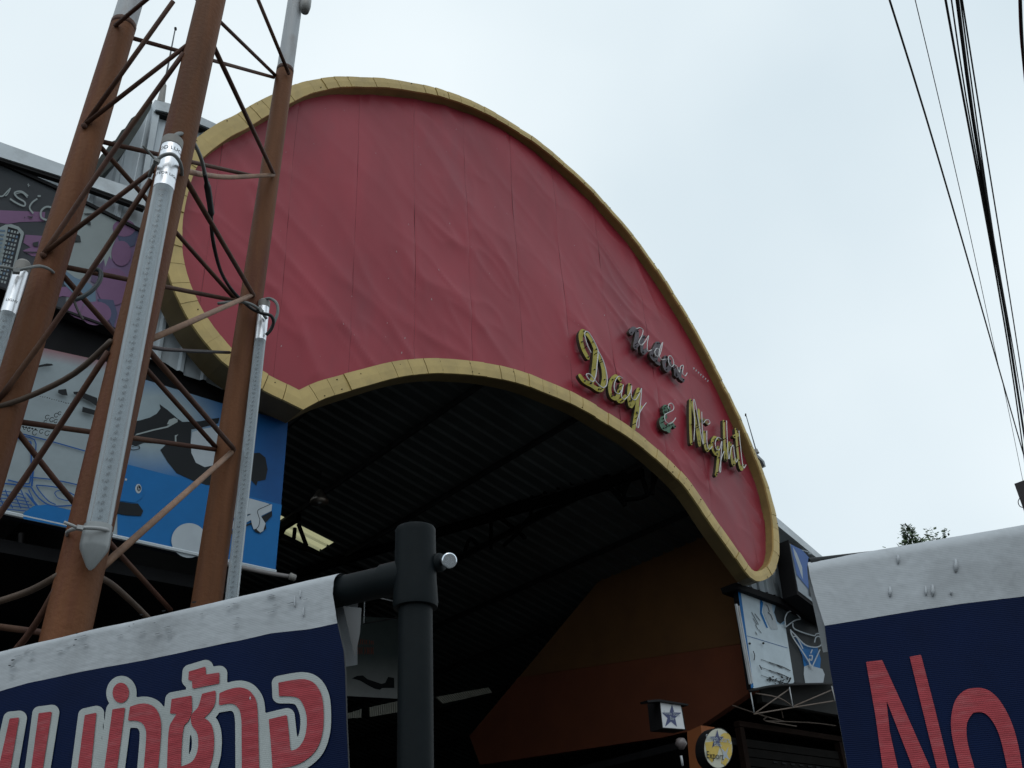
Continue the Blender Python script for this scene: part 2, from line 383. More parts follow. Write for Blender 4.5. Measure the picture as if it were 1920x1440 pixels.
while ycuts[-1] < 26: ycuts.append(ycuts[-1] + 1.0)
ycuts = sorted([y for y in ycuts if not (SKW[0] - .3 < y < SKW[1] + .3)] + [SKW[0], SKW[1]])
for y0, y1 in zip(ycuts, ycuts[1:]):
    if abs(y0 - SKW[0]) < 1e-6:
        rsheet(y0, y1, 2.5, 3.9, CEIL, 'roof_sheet'); rsheet(y0, y1, sk_x1, 20.2, CEIL, 'roof_sheet')
        rsheet(y0, y1, 3.9, sk_x1, SKYL, 'skylight_sheet')
    else: rsheet(y0, y1, 2.5, 20.2, CEIL, 'roof_sheet')
for i, x in enumerate([4.6 + 1.35 * i for i in range(11)]):        # purlins under the sheets
    z = ceil_z(x) - .07; MB().box(x - .02, x + .02, 8.4, 26, z - .03, z + .06).done('purlin', DARK, hall)
TRUSSM = mat('truss_black', (.004, .004, .004), .8, .3, 5, spec=.05)
def truss(pa, pb, webs, drop=.12):
    A = pP(*pa, CO - Vector((0, 0, drop)), CN); B = pP(*pb, CO - Vector((0, 0, drop)), CN)
    n = (B - A).cross(Vector((0, 0, 1))).normalized()
    t = MB(); t.bar(A, B, .10, .14); o = t.done('truss', TRUSSM, hall)
    for w in webs:
        pts = [pP(x, y, A, n) for x, y in w[0]]
        if len(pts) > 2: pts = catmull(pts, 3)
        b = MB(); b.tube(pts, w[1], 6); b.done('truss_web', TRUSSM, o)
    return o
z6 = zc(900, 700, 3.4286)
W6 = lambda pts, r=.034: (z6(pts), r)
truss((1205, 886), (560, 1075), [W6([(0, 925), (320, 800), (640, 690), (800, 620), (1050, 545)], .03), W6([(70, 950), (70, 1130)]), W6([(130, 930), (250, 1020)]), W6([(250, 1020), (330, 920), (540, 835), (800, 745), (860, 760), (930, 850)]),
    W6([(325, 870), (330, 920)]), W6([(450, 810), (545, 830), (660, 730)]), W6([(555, 760), (555, 830)]), W6([(800, 640), (800, 740)]), W6([(800, 640), (930, 770)], .04), W6([(920, 620), (930, 850)]), W6([(930, 760), (1010, 620), (1080, 780)]),
    W6([(880, 720), (900, 800), (960, 810), (1080, 780), (1140, 640)]), W6([(1110, 600), (1110, 780)]), W6([(680, 470), (760, 600)]), W6([(780, 450), (830, 600)]), W6([(890, 440), (920, 560)]), W6([(940, 450), (990, 550)]), W6([(250, 1020), (150, 1110)]), W6([(250, 1020), (290, 1060)]),
    W6([(-180, 1000), (0, 945)], .03), W6([(-100, 1150), (-60, 1060), (0, 1130)])])
truss((560, 968), (500, 1006), [([(553, 990), (551, 1010)], .035), ([(560, 984), (574, 1022)], .04), ([(535, 990), (522, 1012)], .03), ([(500, 1005), (700, 1075)], .03)], .25)
# inner right-hand wall
Xr = 12.1
def wallpoly(px, m, name, X=Xr, th=.15):
    P_ = [pX(x, y, X) for x, y in px]
    P_ = [Vector((p.x, max(p.y, 8.56), CAM.z + (p.z - CAM.z) * max(p.y, 8.56) / p.y)) for p in P_]
    b = MB(); b.prism(P_, (th, 0, 0)); return b.done(name, m, hall)
wallpoly([(1402, 1060), (1415, 1203), (1000, 1266), (973, 1269.5), (1010, 1225), (1130, 1080), (1245, 940), (1330, 950), (1372, 1010)], OCHRE, 'upper_side_wall')
wallpoly([(1415, 1203.5), (1412, 1294), (1302, 1369), (1240, 1383), (900, 1434), (880, 1380), (972, 1270), (1000, 1266.5)], BRICKR, 'lower_side_wall')
b = MB(); b.prism([pX(x, y, 11.1) for x, y in ((1288, 1372), (1314, 1360), (1322, 1470), (1296, 1480))], (.3, 0, 0)); b.done('column', ORNG, hall)
# front wall of corrugated metal behind the sign
YS = 8.52
siding(hall, ipoly([(300, 430), (330, 560), (400, 660), (440, 780), (417, 731), (387, 717), (345, 704), (309, 680), (262, 668), (262, 500), (262, 430)], YS), YS)
# (the wall part right behind the sign is added with the sign)
# black painted soffit under the siding; the gap's shadow is in its black too
b = MB(); b.prism([pY(x, y, 8.60) for x, y in ((-120, 520), (0, 530), (134, 570), (222, 600), (262, 640), (440, 700), (440, 800), (-120, 700))], (0, .1, 0)); b.done('black_shaded_wall', BLACK, hall)
# right wing front
YR = 8.5
siding(hall, ipoly([(1436, 955), (1456, 975), (1536, 1045), (1640, 1130), (1640, 1230), (1545, 1170), (1478, 1124), (1380, 1094), (1436, 1060)], YR), YR, pitch=.2)
b = MB(); b.prism([pY(x, y, 8.22) for x, y in ((1452, 966), (1536, 1038), (1660, 1140), (1655, 1146), (1532, 1046), (1455, 983))], (0, .25, 0)); b.done('fascia', TRIM, hall)
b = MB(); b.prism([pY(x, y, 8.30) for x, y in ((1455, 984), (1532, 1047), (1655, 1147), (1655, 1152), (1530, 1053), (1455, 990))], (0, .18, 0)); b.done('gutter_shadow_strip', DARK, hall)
b = MB(); b.prism([pY(x, y, 8.36) for x, y in ((1456, 1050), (1459, 1050), (1476, 1124), (1472, 1124))], (0, .06, 0)); b.done('corner_trim', TRIM, hall)
b = MB(); b.prism([pY(x, y, 8.32) for x, y in ((1380, 1092), (1474, 1124), (1535, 1142), (1640, 1190), (1640, 1235), (1543, 1172), (1466, 1133), (1384, 1103))], (0, .3, 0)); b.done('soffit_strip', BLACK, hall)
b = MB(); b.box(12.3, 20, 8.75, 8.85, 4.75, 6.6); b.done('wing_wall', INT, hall)
# left wing fascias and shed tower
YL = 8.45
b = MB(); b.prism([pY(x, y, 8.36) for x, y in ((-90, 232), (0, 266), (120, 309), (165, 324), (276, 361), (272, 386), (155, 344), (111, 329), (0, 294), (-90, 262))], (0, .08, 0)); b.done('fascia', TRIM, hall)
b = MB(); b.prism([pY(x, y, 8.38) for x, y in ((-90, 263), (0, 295), (111, 330), (155, 345), (272, 387), (271, 393), (155, 351), (111, 337), (0, 301), (-90, 269))], (0, .06, 0)); b.done('gutter', DARK, hall)
siding(hall, ipoly([(-90, 262), (0, 296), (155, 348), (275, 386), (268, 440), (150, 390), (0, 330), (-90, 300)], YL + .1), YL + .1, pitch=.3)
b = MB(); b.prism([pY(x, y, YL + .2) for x, y in ((-140, 240), (150, 346), (275, 386), (262, 640), (-140, 560))], (0, .1, 0)); b.done('backing_wall', INT, hall)
YT = 8.95
siding(hall, ipoly([(286, 196), (300, 200), (420, 250), (460, 300), (440, 420), (275, 380), (160, 345), (180, 320)], YT), YT, pitch=.3)
b = MB(); b.prism([pY(x, y, YT - .12) for x, y in ((291, 187), (330, 197), (422, 240), (422, 252), (330, 214), (292, 205))], (0, .15, 0)); b.done('tower_fascia', TRIM, hall)
b = MB(); b.prism([pY(x, y, YT - .09) for x, y in ((292, 206), (330, 215), (422, 253), (422, 257), (330, 222), (294, 212))], (0, .10, 0)); b.done('tower_gutter', DARK, hall)
b = MB(); b.prism([pY(x, y, YT - .07) for x, y in ((288, 205), (300, 209), (272, 362), (262, 359))], (0, .05, 0)); b.done('corner_trim', TRIM, hall)
b = MB(); b.prism([pY(x, y, YT - .07) for x, y in ((366, 236), (371, 238), (364, 262), (359, 261))], (0, .05, 0)); b.done('corner_trim', TRIM, hall)
edge = [(283, 182), (275, 192), (268, 203), (256, 215), (246, 222), (235, 240), (228, 244), (218, 262), (208, 266), (198, 284), (190, 290), (180, 308), (166, 325)]
low = [(190, 330), (215, 305), (240, 275), (262, 240), (282, 205), (286, 192)]
b = MB(); b.prism([pY(x, y, YT - .35) for x, y in edge + low], (0, .3, 0)); b.done('roof_verge', mat('dark_roof_edge', (.045, .055, .05), .8, .3, 6), hall)  # one dark tone for the overhang's edge and underside
# ---- sign boards and murals
GRYP = (.37, .43, .46); BLU = (.003, .18, .52); BLU2 = (.004, .07, .27); SLATE = (.035, .042, .048); PUR = (.20, .13, .25); PUR2 = (.27, .14, .28)
def flat(name, c, v=.06): return mat(name, c, .55, v, 5, spec=.2)
mSL = flat('print_slate', SLATE); mPUR = flat('print_purple', PUR2); mGR = flat('print_grey', (.38, .44, .45)); mLB = flat('print_pale_blue', (.17, .27, .38)); mDB = flat('print_dusk_blue', (.10, .12, .22))
mBL = flat('print_blue', BLU); mWH = flat('print_white', (.55, .62, .68)); mLINE = flat('print_line_blue', (.004, .10, .38)); mMAU = flat('print_mauve', (.15, .10, .20))
zA = zc(0, 280, 4); zB = zc(0, 630, 4.114); zC = zc(220, 680, 3.6); zR = zc(1300, 900, 3.43); z7 = zc(1000, 1040, 3)
mus = thing('music_signboard', 'dark and purple signboard lettered usic, with city skyline, behind the left tower leg', 'signboard', pY(60, 560, YL))
P = [(-110, 262), (0, 305), (105, 352), (152, 378), (262, 432), (268, 436), (228, 621), (213, 614), (90, 569), (0, 537), (-110, 505)]
board(mus, P, YL, .12, BLACK, 'panel')
def cm(x, y):
    if x < 125 + (560 - y) * .1: return lerp(SLATE, (.05, .055, .07), (y - 300) / 250)
    return lerp((.24, .27, .28), PUR, (x - 175 + (y - 420) * .25) / 45)
printed(mus, 'printed_face', P, YL - .004, cm, 4)
it = [(mGR, zA([(590, 425), (900, 530), (880, 640), (840, 740), (835, 830), (820, 800), (790, 880), (780, 820), (720, 900), (560, 1000), (500, 1080), (480, 860), (520, 720), (600, 690), (570, 650), (530, 600)])),
      (mPUR, zA([(-40, 455), (140, 462), (340, 470), (330, 540), (150, 545), (60, 560), (-40, 545)])),
      (mPUR, zA([(190, 640), (330, 650), (520, 690), (530, 760), (470, 775), (430, 800), (340, 810), (240, 800), (170, 760), (230, 735), (175, 700)])),
      (mPUR, zA([(400, 1035), (520, 1030), (560, 1115), (470, 1100), (420, 1112), (395, 1075)])),
      (mDB, zA([(880, 640), (1040, 610), (1010, 720), (960, 740), (900, 700)])), (mMAU, zA([(700, 900), (780, 830), (770, 930), (720, 1010), (680, 990)])),
      (mLB, zA([(480, 900), (560, 960), (680, 1010), (715, 1060), (720, 1150), (600, 1130), (480, 1010)])),
      (mPUR, zA(ell(930, 590, 85, 65))), (mPUR, zA(ell(850, 1030, 125, 140))), (mPUR, zA(ell(910, 780, 75, 95))), (mDB, zA([(730, 1120), (850, 1130), (880, 1230), (850, 1340), (800, 1250), (760, 1180)])), (mPUR, zA(ell(720, 1230, 115, 90))),
      (mPUR, zA([(480, 1210), (560, 1130), (640, 1120), (600, 1230), (640, 1290), (560, 1260)])),
      (mSL, zA([(530, 610), (600, 650), (608, 695), (560, 690), (520, 740), (525, 770), (490, 820), (480, 900), (440, 900), (500, 700)])), (mSL, zA([(625, 480), (715, 478), (700, 490), (640, 490)])), (mSL, zA([(640, 530), (680, 545), (680, 570), (650, 555)])),
      (mSL, zA([(245, 700), (290, 690), (285, 730), (250, 725)])), (mSL, zA([(180, 765), (330, 770), (330, 778), (200, 775)])), (mSL, zA([(180, 505), (190, 510), (185, 520)])), (mSL, zA([(200, 500), (250, 505), (235, 518)]))]
it += [(mGR, zA([(-10, 350), (20, 350), (50, 320), (80, 290)]), 2.5), (mGR, zA([(80, 290), (60, 330), (40, 350)]), 2), (mGR, zA([(210, 350), (160, 315), (110, 325), (130, 360), (185, 395), (180, 425), (120, 400), (75, 370)]), 3), (mGR, zA([(205, 362), (165, 325), (118, 335)]), 1.5),
       (mGR, zA([(280, 370), (240, 400), (222, 440), (250, 480)]), 3), (mGR, zA([(282, 350), (305, 350)]), 3), (mGR, zA([(400, 440), (350, 430), (310, 460), (310, 510), (350, 530)]), 3.5), (mGR, zA([(205, 265), (225, 270)]), 1), (mGR, zA([(212, 255), (214, 282)]), 1)]
it += [(mGR, zA([(-30, 600), (40, 565), (85, 560), (140, 580), (178, 620), (178, 640), (75, 1025), (60, 1025), (155, 640), (130, 600), (60, 580), (-10, 1000), (-30, 1000)]))]
for r in range(13):
    for c in range(4):
        x = 64 - r * 8 + c * 22; y = 600 + r * 31 + c * 5; it.append((mLB if (r + c) % 4 == 0 else mGR, zA([(x, y), (x + 13, y + 3), (x + 8, y + 20), (x - 6, y + 17)])))
    it.append((mLB, zA([(-30, 600 + r * 31), (40 - r * 7, 605 + r * 31), (38 - r * 7, 618 + r * 31), (-30, 612 + r * 31)])))
decals(mus, 'print', it, YL - .004)
b = MB(); b.prism([pY(x, y, YL - .03) for x, y in ((-110, 258), (0, 300), (105, 347), (262, 427), (268, 431), (268, 436), (262, 433), (105, 353), (0, 306), (-110, 264))], (0, .14, 0)); b.done('frame', BLACK, mus)
b = MB(); b.prism([pY(x, y, YL - .03) for x, y in ((-110, 505), (0, 537), (90, 568), (213, 613), (228, 620), (227, 624), (213, 617), (90, 572), (0, 541), (-110, 509))], (0, .14, 0)); b.done('frame', DARK, mus)
# blue mural board
blu = thing('blue_mural_board', 'blue signboard with saxophone, billiard balls and laptop drawing behind the rusty tower', 'signboard', pY(516, 1070, YL))
P = [(-130, 585), (66, 649), (202, 679), (253, 706), (412, 755), (545, 792), (537, 783), (516, 1070), (420, 1049), (0, 957), (-130, 926)]
P = [(-130, 585), (66, 649), (202, 679), (253, 706), (412, 755), (540, 790), (517, 1070), (420, 1049), (0, 957), (-130, 926)]
board(blu, P, YL, .15, BLACK, 'panel', mat('board_edge', (.02, .03, .06), .6, .1, 5))
def cb(x, y):
    g = (.31, .37, .40)
    red = lerp(g, (.30, .16, .18), 1 - abs(y - 655 - (x - 90) * .2) / 22) if x < 210 else g
    if x < 236: return red if y < 700 else g
    up = lerp((.30, .38, .42), (.004, .13, .38), (math.hypot((x - 290) / 110, (y - 790) / 85) - .55) * 1.3)
    return lerp(up, (.004, .08, .27), (x - 440) / 60)
printed(blu, 'printed_face', P, YL - .004, cb, 4)
CUE = mWH
it = [(mBL, zC([(0, 670), (120, 700), (430, 780), (620, 830), (800, 880), (1110, 960), (1065, 1400), (700, 1340), (0, 1180)])),
      (INK, zC([(55, 425), (80, 400), (150, 390), (220, 370), (265, 345), (292, 310), (286, 280), (340, 320), (410, 380), (440, 400), (560, 395), (640, 378), (690, 372), (680, 410), (560, 440), (500, 450), (495, 520), (500, 600), (530, 670), (580, 700), (640, 690), (760, 620), (960, 608), (1000, 640), (1015, 720), (1000, 790), (948, 800), (938, 832), (905, 795), (760, 830), (600, 826), (520, 800), (400, 745), (340, 670), (290, 590), (330, 550), (180, 540), (130, 560), (40, 545)])),
      (mWH, zC([(505, 470), (560, 450), (700, 425), (660, 690), (590, 705), (530, 675), (500, 610), (495, 540)])),
      (mGR, zC([(130, 480), (240, 450), (330, 430), (380, 400), (405, 380), (408, 400), (340, 438), (240, 460), (120, 492)])), (mGR, zC([(335, 415), (350, 385), (385, 372), (408, 385), (400, 405), (370, 420)])),
      (mGR, zC([(388, 490), (412, 484), (398, 500), (400, 540), (388, 545)])), (INK, zC([(85, 565), (100, 588), (150, 580), (145, 560)]), 1.2), (INK, zC([(100, 565), (140, 560), (150, 578)]), 1),
      (mBL, zC([(-120, 700), (30, 690), (130, 760), (175, 850), (170, 910), (120, 945), (0, 930), (-120, 900)])), (INK, zC([(-80, 930), (0, 935), (100, 950), (140, 950), (175, 1000), (160, 1035), (60, 1030), (-40, 1010)])),
      (mWH, zC(ell(142, 850, 21, 32))), (INK, zC(ell(146, 848, 13, 20))), (mWH, zC([(146, 835), (140, 848), (146, 862), (152, 852), (142, 848)]), .8), (mWH, zC(ell(58, 789, 8, 8))),
      (mWH, zC(ell(485, 1200, 120, 117, 36))),
      (INK, zC([(760, 1140), (900, 1080), (1030, 1010), (1045, 1000), (1044, 1035), (1000, 1080), (1005, 1120), (965, 1152), (930, 1140), (905, 1090), (860, 1110), (740, 1175)])),
      (mWH, zC([(740, 1080), (870, 1040), (905, 1022), (905, 1060), (860, 1085), (735, 1140)])),
      (mWH, zC([(740, 930), (880, 912), (1000, 945), (1030, 955), (1045, 958), (1040, 1000), (970, 1035), (975, 1045), (1000, 1085), (985, 1135), (965, 1147), (945, 1130), (940, 1120), (920, 1125), (908, 1090), (895, 1020), (740, 1060)])),
      (INK, zC([(1035, 955), (990, 975), (948, 998), (955, 1040), (962, 1060), (955, 1100), (940, 1120)]), 1.2), (INK, zC([(870, 1030), (900, 1022)]), 1.2)]
# laptop drawing, notes, ornaments on the left
def bl(pts, w): it.append((mLINE, zB(pts), w * 1.35))
bl([(150, 750), (350, 800), (660, 888)], 1.6); bl([(70, 760), (265, 800), (262, 950)], 1.6); bl([(70, 775), (215, 810), (240, 850), (235, 1100), (200, 1140), (60, 1110)], 2); bl([(262, 950), (245, 1160)], 2.5)
bl([(240, 1090), (420, 1110), (610, 1150)], 1.6); bl([(-80, 1130), (60, 1140), (240, 1165)], 2); bl([(240, 1165), (300, 1250), (400, 1310), (570, 1305)], 2); bl([(280, 1150), (300, 1190), (370, 1270), (430, 1300)], 1.6); bl([(280, 1150), (450, 1170), (580, 1230)], 1.6)
bl([(420, 1210), (450, 1250), (530, 1270), (540, 1240), (490, 1200), (440, 1195), (420, 1215)], 1.2)
for k in range(6): bl([(-80 + k * 60, 1185), (-60 + k * 62, 1250), (-30 + k * 64, 1330)], 1.5)
for k in range(6): bl([(-80, 1190 + k * 27), (100, 1205 + k * 27), (180 + k * 22, 1225 + k * 27)], 1.4)
it.append((mLINE, zB([(190, 1205), (215, 1215), (290, 1300), (310, 1330), (280, 1320)]))); it.append((mBL, zB([(180, 1365), (260, 1310), (350, 1300), (560, 1345), (640, 1360), (640, 1500), (180, 1410)])))
it.append((INK, zB([(240, 240), (360, 212), (400, 215), (412, 225), (380, 232), (340, 235), (240, 252)]))); it.append((INK, zB([(215, 225), (250, 235), (270, 268), (210, 285), (195, 260)])))
it.append((INK, zB([(450, 415), (510, 408), (522, 460), (480, 455), (447, 438)]))); it.append((INK, zB([(565, 430), (620, 428), (750, 478), (750, 545), (700, 510), (640, 480), (620, 505), (640, 470), (570, 448)]))); it.append((INK, zB([(638, 545), (740, 575), (728, 610), (632, 585)])))
for k in range(16): x = 270 + k * 18; it.append((mSL, zB([(x, 455 + k * 4.5), (x + 9, 452 + k * 5 + random.uniform(-6, 6))]), random.uniform(1, 2.2)))
for (cx, cy, r) in ((365, 630, 20), (400, 650, 22), (350, 665, 14), (435, 615, 20), (460, 600, 16), (430, 660, 18), (470, 680, 14), (270, 750, 26), (320, 740, 20), (365, 755, 24), (225, 725, 20), (190, 715, 12)):
    it.append((INK, zB([(cx + r * (.35 + t * .13) * math.cos(t), cy + r * (.35 + t * .13) * math.sin(t)) for t in np.linspace(0, 5.6, 9)]), 1.3))
for k in range(7): it.append((INK, zB(ell(130 + k * 24, 690 + k * 5, 9, 8, 8))))
decals(blu, 'print', it, YL - .004)
b = MB(); b.tube([pY(x, y, YL - .02) for x, y in ((-130, 928), (0, 959), (420, 1051), (517, 1072))], .02, 6); b.done('lower_rail', TRIM, blu)
# right murals
ck = thing('cocktail_mural_board', 'pale board with scribbled figure beside black panel with a martini glass, below the sign tip', 'signboard', pY(1411, 1291, YR))
Pm = zR([(285, 695), (570, 800), (650, 1305), (380, 1340)]); Pn = zR([(570, 800), (830, 930), (940, 985), (1000, 1310), (890, 1310), (650, 1305)])
board(ck, Pm, 8.42, .1, BLACK, 'panel'); board(ck, Pn, 8.42, .1, BLACK, 'panel')
printed(ck, 'printed_face', Pm, 8.416, lambda x, y: lerp((.56, .66, .73), (.12, .28, .46), ((x - 1425) / 30 if y < 1170 else 0) - abs(y - 1120) / 80), 4)
printed(ck, 'printed_face', Pn, 8.416, lambda x, y: lerp((.02, .024, .028), (.06, .075, .085), (1180 - y) / 60), 4)
it = [(mBL, zR([(285, 700), (302, 702), (388, 1332), (372, 1340)])), (mLINE, zR([(345, 1002), (605, 1080)]), .9), (mSL, zR([(540, 760), (570, 800), (590, 900), (560, 925), (540, 910), (520, 850)])), (mBL, zR([(430, 760), (450, 790), (440, 850), (480, 950), (470, 950), (430, 860)])),
      (mWH, zR([(455, 795), (480, 785), (505, 800), (510, 850), (530, 900), (545, 960), (500, 960), (470, 900), (450, 850)])),
      (mBL, zR([(650, 1010), (720, 1060), (800, 1080), (820, 1150), (815, 1215), (715, 1215), (700, 1130)])), (mWH, zR([(712, 1200), (740, 1190), (830, 1215), (845, 1250), (835, 1306), (720, 1306), (710, 1250)]))]
for q in ([(375, 850), (420, 930)], [(395, 860), (430, 905)], [(385, 890), (410, 930)], [(400, 930), (415, 960)], [(420, 960), (438, 985)], [(400, 975), (410, 995)], [(465, 800), (480, 815), (490, 850)], [(480, 850), (500, 870), (510, 900)]): it.append((mSL, zR(q), .9))
for k in range(9):
    x = 455 + (k % 3) * 50; y = 1165 + k * 17; it.append((INK, zR([(x - 20, y - 12), (x + 25, y + 5), (x + 70, y + 28)]), .8 + (k % 3) * .35))
for k in range(26): x = 465 + random.random() * 150; y = 1262 + random.random() * 45; it.append((INK, zR([(x, y), (x + 16, y + random.uniform(-8, 8)), (x + 8, y + 12)])))
it += [(INK, zR([(385, 1100), (395, 1130), (390, 1160)]), 1.6), (INK, zR([(425, 1190), (440, 1220)]), 1.8), (INK, zR([(605, 1310), (628, 1270), (615, 1300)]), 2), (INK, zR(ell(450, 1050, 8, 8, 8))), (INK, zR(ell(362, 1052, 9, 8, 8)))]
for q in ([(595, 945), (590, 890), (610, 850), (650, 848), (690, 890)], [(595, 945), (650, 905), (690, 895)], [(640, 920), (655, 960), (770, 1000), (790, 990), (820, 985)], [(625, 960), (640, 1010), (720, 1130), (760, 1200)], [(625, 965), (660, 1000), (720, 1060), (790, 1075), (825, 1055), (815, 1010), (790, 1010), (780, 1045)], [(815, 1090), (770, 1190), (765, 1215)], [(640, 1010), (665, 1010), (705, 1085)], [(765, 1090), (755, 1115)], [(745, 1130), (765, 1130), (760, 1160), (745, 1150), (750, 1190), (762, 1190)]):
    it.append((mWH, zR(q), 2.2))
decals(ck, 'print', it, 8.416)
bx = thing('black_box_sign', 'black box sign with blue and white picture, half hidden by the right banner', 'sign', pY(1500, 1120, 8.1))
q0 = [(1478, 1012), (1560, 1090), (1570, 1170), (1495, 1114)]
F0 = [pY(x, y, 8.0) for x, y in q0]; b = MB(); b.prism(F0, (-.0, .27, 0)); b.done('box', BLACK, bx)
board(bx, [(1481, 1019), (1556, 1091), (1565, 1160), (1497, 1108)], 7.99, .008, mat('pale_picture', (.30, .36, .42), .4, .2, 4), 'picture')
decals(bx, 'print', [(flat('picture_blue', (.10, .20, .50)), zR([(625, 412), (700, 450), (800, 560), (790, 760), (740, 700), (665, 610)])), (mWH, zR([(640, 430), (665, 470), (700, 560), (705, 640), (690, 600), (650, 480)])), (mWH, zR([(700, 450), (760, 470), (740, 475)]), 1.2), (mSL, zR([(735, 540), (760, 560), (800, 780), (745, 740)]))], 7.985)
# tube light on the wall edge
fl = thing('wall_tube_light', 'white tube fitting on the edge of the orange wall, left of the cocktail board', 'light fitting', pX(1405, 1282, 11.25))
b = MB(); b.bar(pY(1380, 1133, 8.25), pY(1407, 1283, 8.25), .028, .03); b.done('fitting', WHT, fl); b = MB(); b.tube([pY(1385, 1136, 8.2), pY(1411, 1281, 8.2)], .012, 8); b.done('tube', WHT, fl)
# awning frame below right mural
aw = thing('welded_awning', 'welded awning frame of thin bars under the cocktail mural board', 'awning', pY(1411, 1295, 8.3))
def barY(parent, name, px, Y, r, m, n=6):
    pts = [pY(x, y, Y) for x, y in px]
    if len(pts) > 2: pts = catmull(pts, 3)
    return MB().tube(pts, r, n).done(name, m, parent, smooth=True)
barY(aw, 'top_rail', z7([(1215, 767), (1330, 742), (1450, 732), (1680, 727)]), 8.3, .02, DARK)
for q in ([(1222, 775), (1242, 888)], [(1440, 745), (1461, 860)], [(1678, 738), (1697, 822)]): barY(aw, 'upright', z7(q), 8.3, .009, WHT)
BRN = mat('awning_bar_brown', (.20, .15, .12), .7, .2, 8)
for q in ([(1440, 755), (1250, 890)], [(1250, 780), (1380, 805), (1460, 855)], [(1460, 855), (1680, 760)], [(1240, 897), (1460, 860), (1695, 822)]): barY(aw, 'brace', z7(q), 8.33, .010, BRN)
for q in ([(1120, 848), (1290, 905), (1410, 937)], [(1390, 850), (1405, 920)], [(1480, 965), (1305, 935), (1310, 915)], [(1305, 935), (1560, 945), (1700, 962)]): barY(aw, 'brace', z7(q), 9.0, .010, BRN)
# roller shutter
sh = thing('roller_shutter', 'dark slatted roller shutter with diamond openings at the back of the right shop', 'shutter', pY(1480, 1440, 9.15))
a0 = pY(1395, 1385, 9.15); a1 = pY(1568, 1395, 9.15)
SHM = mat('shutter_grey', (.014, .013, .012), .8, .2, 5, spec=.04)
for k in range(14): z = a0.z - k * .13; MB().box(a0.x, a1.x, 9.15, 9.19, z - .115, z).done('slat', SHM, sh)
for r in range(5):
    for c in range(7): x = a0.x + (a1.x - a0.x) * (.25 + c * .09 + (r % 2) * .045); z = a0.z - .3 - r * .13; MB().box(x, x + .1, 9.135, 9.149, z, z + .025).done('slot', BLACK, sh)
b = MB(); b.box(a0.x - .12, a0.x - .02, 9.1, 9.2, 2, a0.z + .15); b.box(a1.x + .02, a1.x + .1, 9.1, 9.2, 2, a0.z + .15); b.box(a0.x - .12, a1.x + .1, 9.1, 9.2, a0.z + .16, a0.z + .24); b.done('frame', mat('shutter_frame', (.022, .013, .010), .8, .2, 4, spec=.04), sh)
# star box sign and round sign
def star(cx, cy, r, ky=1, lean=0): return [(cx + (r if i % 2 == 0 else r * .40) * math.sin(i * math.pi / 5) + lean * math.cos(i * math.pi / 5), cy - ky * (r if i % 2 == 0 else r * .40) * math.cos(i * math.pi / 5)) for i in range(10)]
st = thing('star_box_sign', 'square box sign with a blue star on white, before the red wall', 'sign', pY(1260, 1368, 7.9))
b = MB(); b.prism([pY(x, y, 8.0) for x, y in ((1236, 1314), (1278, 1319.5), (1286, 1369), (1242, 1366))], (0, .2, 0)); b.done('box', BLACK, st)
board(st, [(1238, 1316), (1276, 1320.5), (1284, 1367), (1243.5, 1364)], 7.99, .006, mat('sign_white', (.85, .88, .92), .4, .03, 5), 'face')
b = MB(); b.prism([pY(x, y, 7.95) for x, y in ((1213, 1313), (1236, 1311), (1291, 1320), (1290, 1323), (1237, 1315), (1215, 1317))], (0, .12, 0)); b.done('hood', BLACK, st)
mST = mat('star_blue', (.012, .03, .17), .4, .05, 5)
decals(st, 'star', [(mST, star(1259, 1343.5, 19, 1.25, 1.0))], 7.99)
xd = (pY(1280, 1345, 7.98) - pY(1240, 1340, 7.98)); xd = Vector((1, 0, 0))
flat_text(st, 'lettering', 'Seven Stars', pY(1260, 1341, 7.983), .062, mWH); flat_text(st, 'lettering', 'Bar', pY(1261, 1350, 7.983), .062, mWH)
rs = thing('round_beer_sign', 'round yellow and white sign with a blue star, at the bottom beside the orange column', 'sign', pY(1347, 1440, 8.0))
fr = ell(1347, 1403, 27.5, 39, 32)
b = MB(); b.prism([pY(x, y, 8.0) for x, y in fr], (0, .14, 0)); b.done('drum', BLACK, rs)
YW2 = mat('sign_yellow', (.75, .52, .05), .4, .1, 5)
board(rs, ell(1347, 1403, 26, 37, 32), 7.99, .006, mat('sign_cream', (.72, .72, .58), .4, .06, 5), 'face')
decals(rs, 'print', [(YW2, ell(1360, 1387, 11, 13)), (YW2, [(1322, 1392), (1340, 1390), (1350, 1398), (1345, 1416), (1335, 1430), (1327, 1420)]), (YW2, [(1350, 1400), (1372, 1395), (1372, 1415), (1360, 1436), (1352, 1430), (1356, 1415)]), (mWH, [(1352, 1402), (1360, 1410), (1366, 1400), (1363, 1414), (1368, 1425), (1360, 1420), (1354, 1430), (1356, 1415)]), (mST, star(1344, 1387, 14, 1.35, 1))], 7.99)
flat_text(rs, 'lettering', 'Seven Stars', pY(1347, 1390, 7.978), .10, mWH); flat_text(rs, 'lettering', 'Bar', pY(1345, 1399, 7.978), .09, mWH); flat_text(rs, 'lettering', 'Export', pY(1341, 1423, 7.978), .12, INK, zd=Vector((.2, 0, 1)))
wl = thing('wall_lantern', 'small dark lantern with a white tube, below the star box sign', 'lamp', pY(1277, 1400, 7.95))
MB().tube([pY(1276, 1385, 7.9), pY(1277, 1395, 7.9), pY(1278, 1405, 7.9)], [.05, .075, .03], 10).done('shade', mat('lamp_glass', (.2, .17, .17), .3, .1, 5), wl, smooth=True)
barY(wl, 'tube', [(1277, 1417), (1280, 1436)], 7.9, .016, WHT)
cl = thing('hall_ceiling_lamp', 'round reflector lamp hanging in the dark hall near the blue mural edge', 'lamp', pP(597, 932, CO, CN))
c = pP(599, 936, CO - Vector((0, 0, .5)), CN)
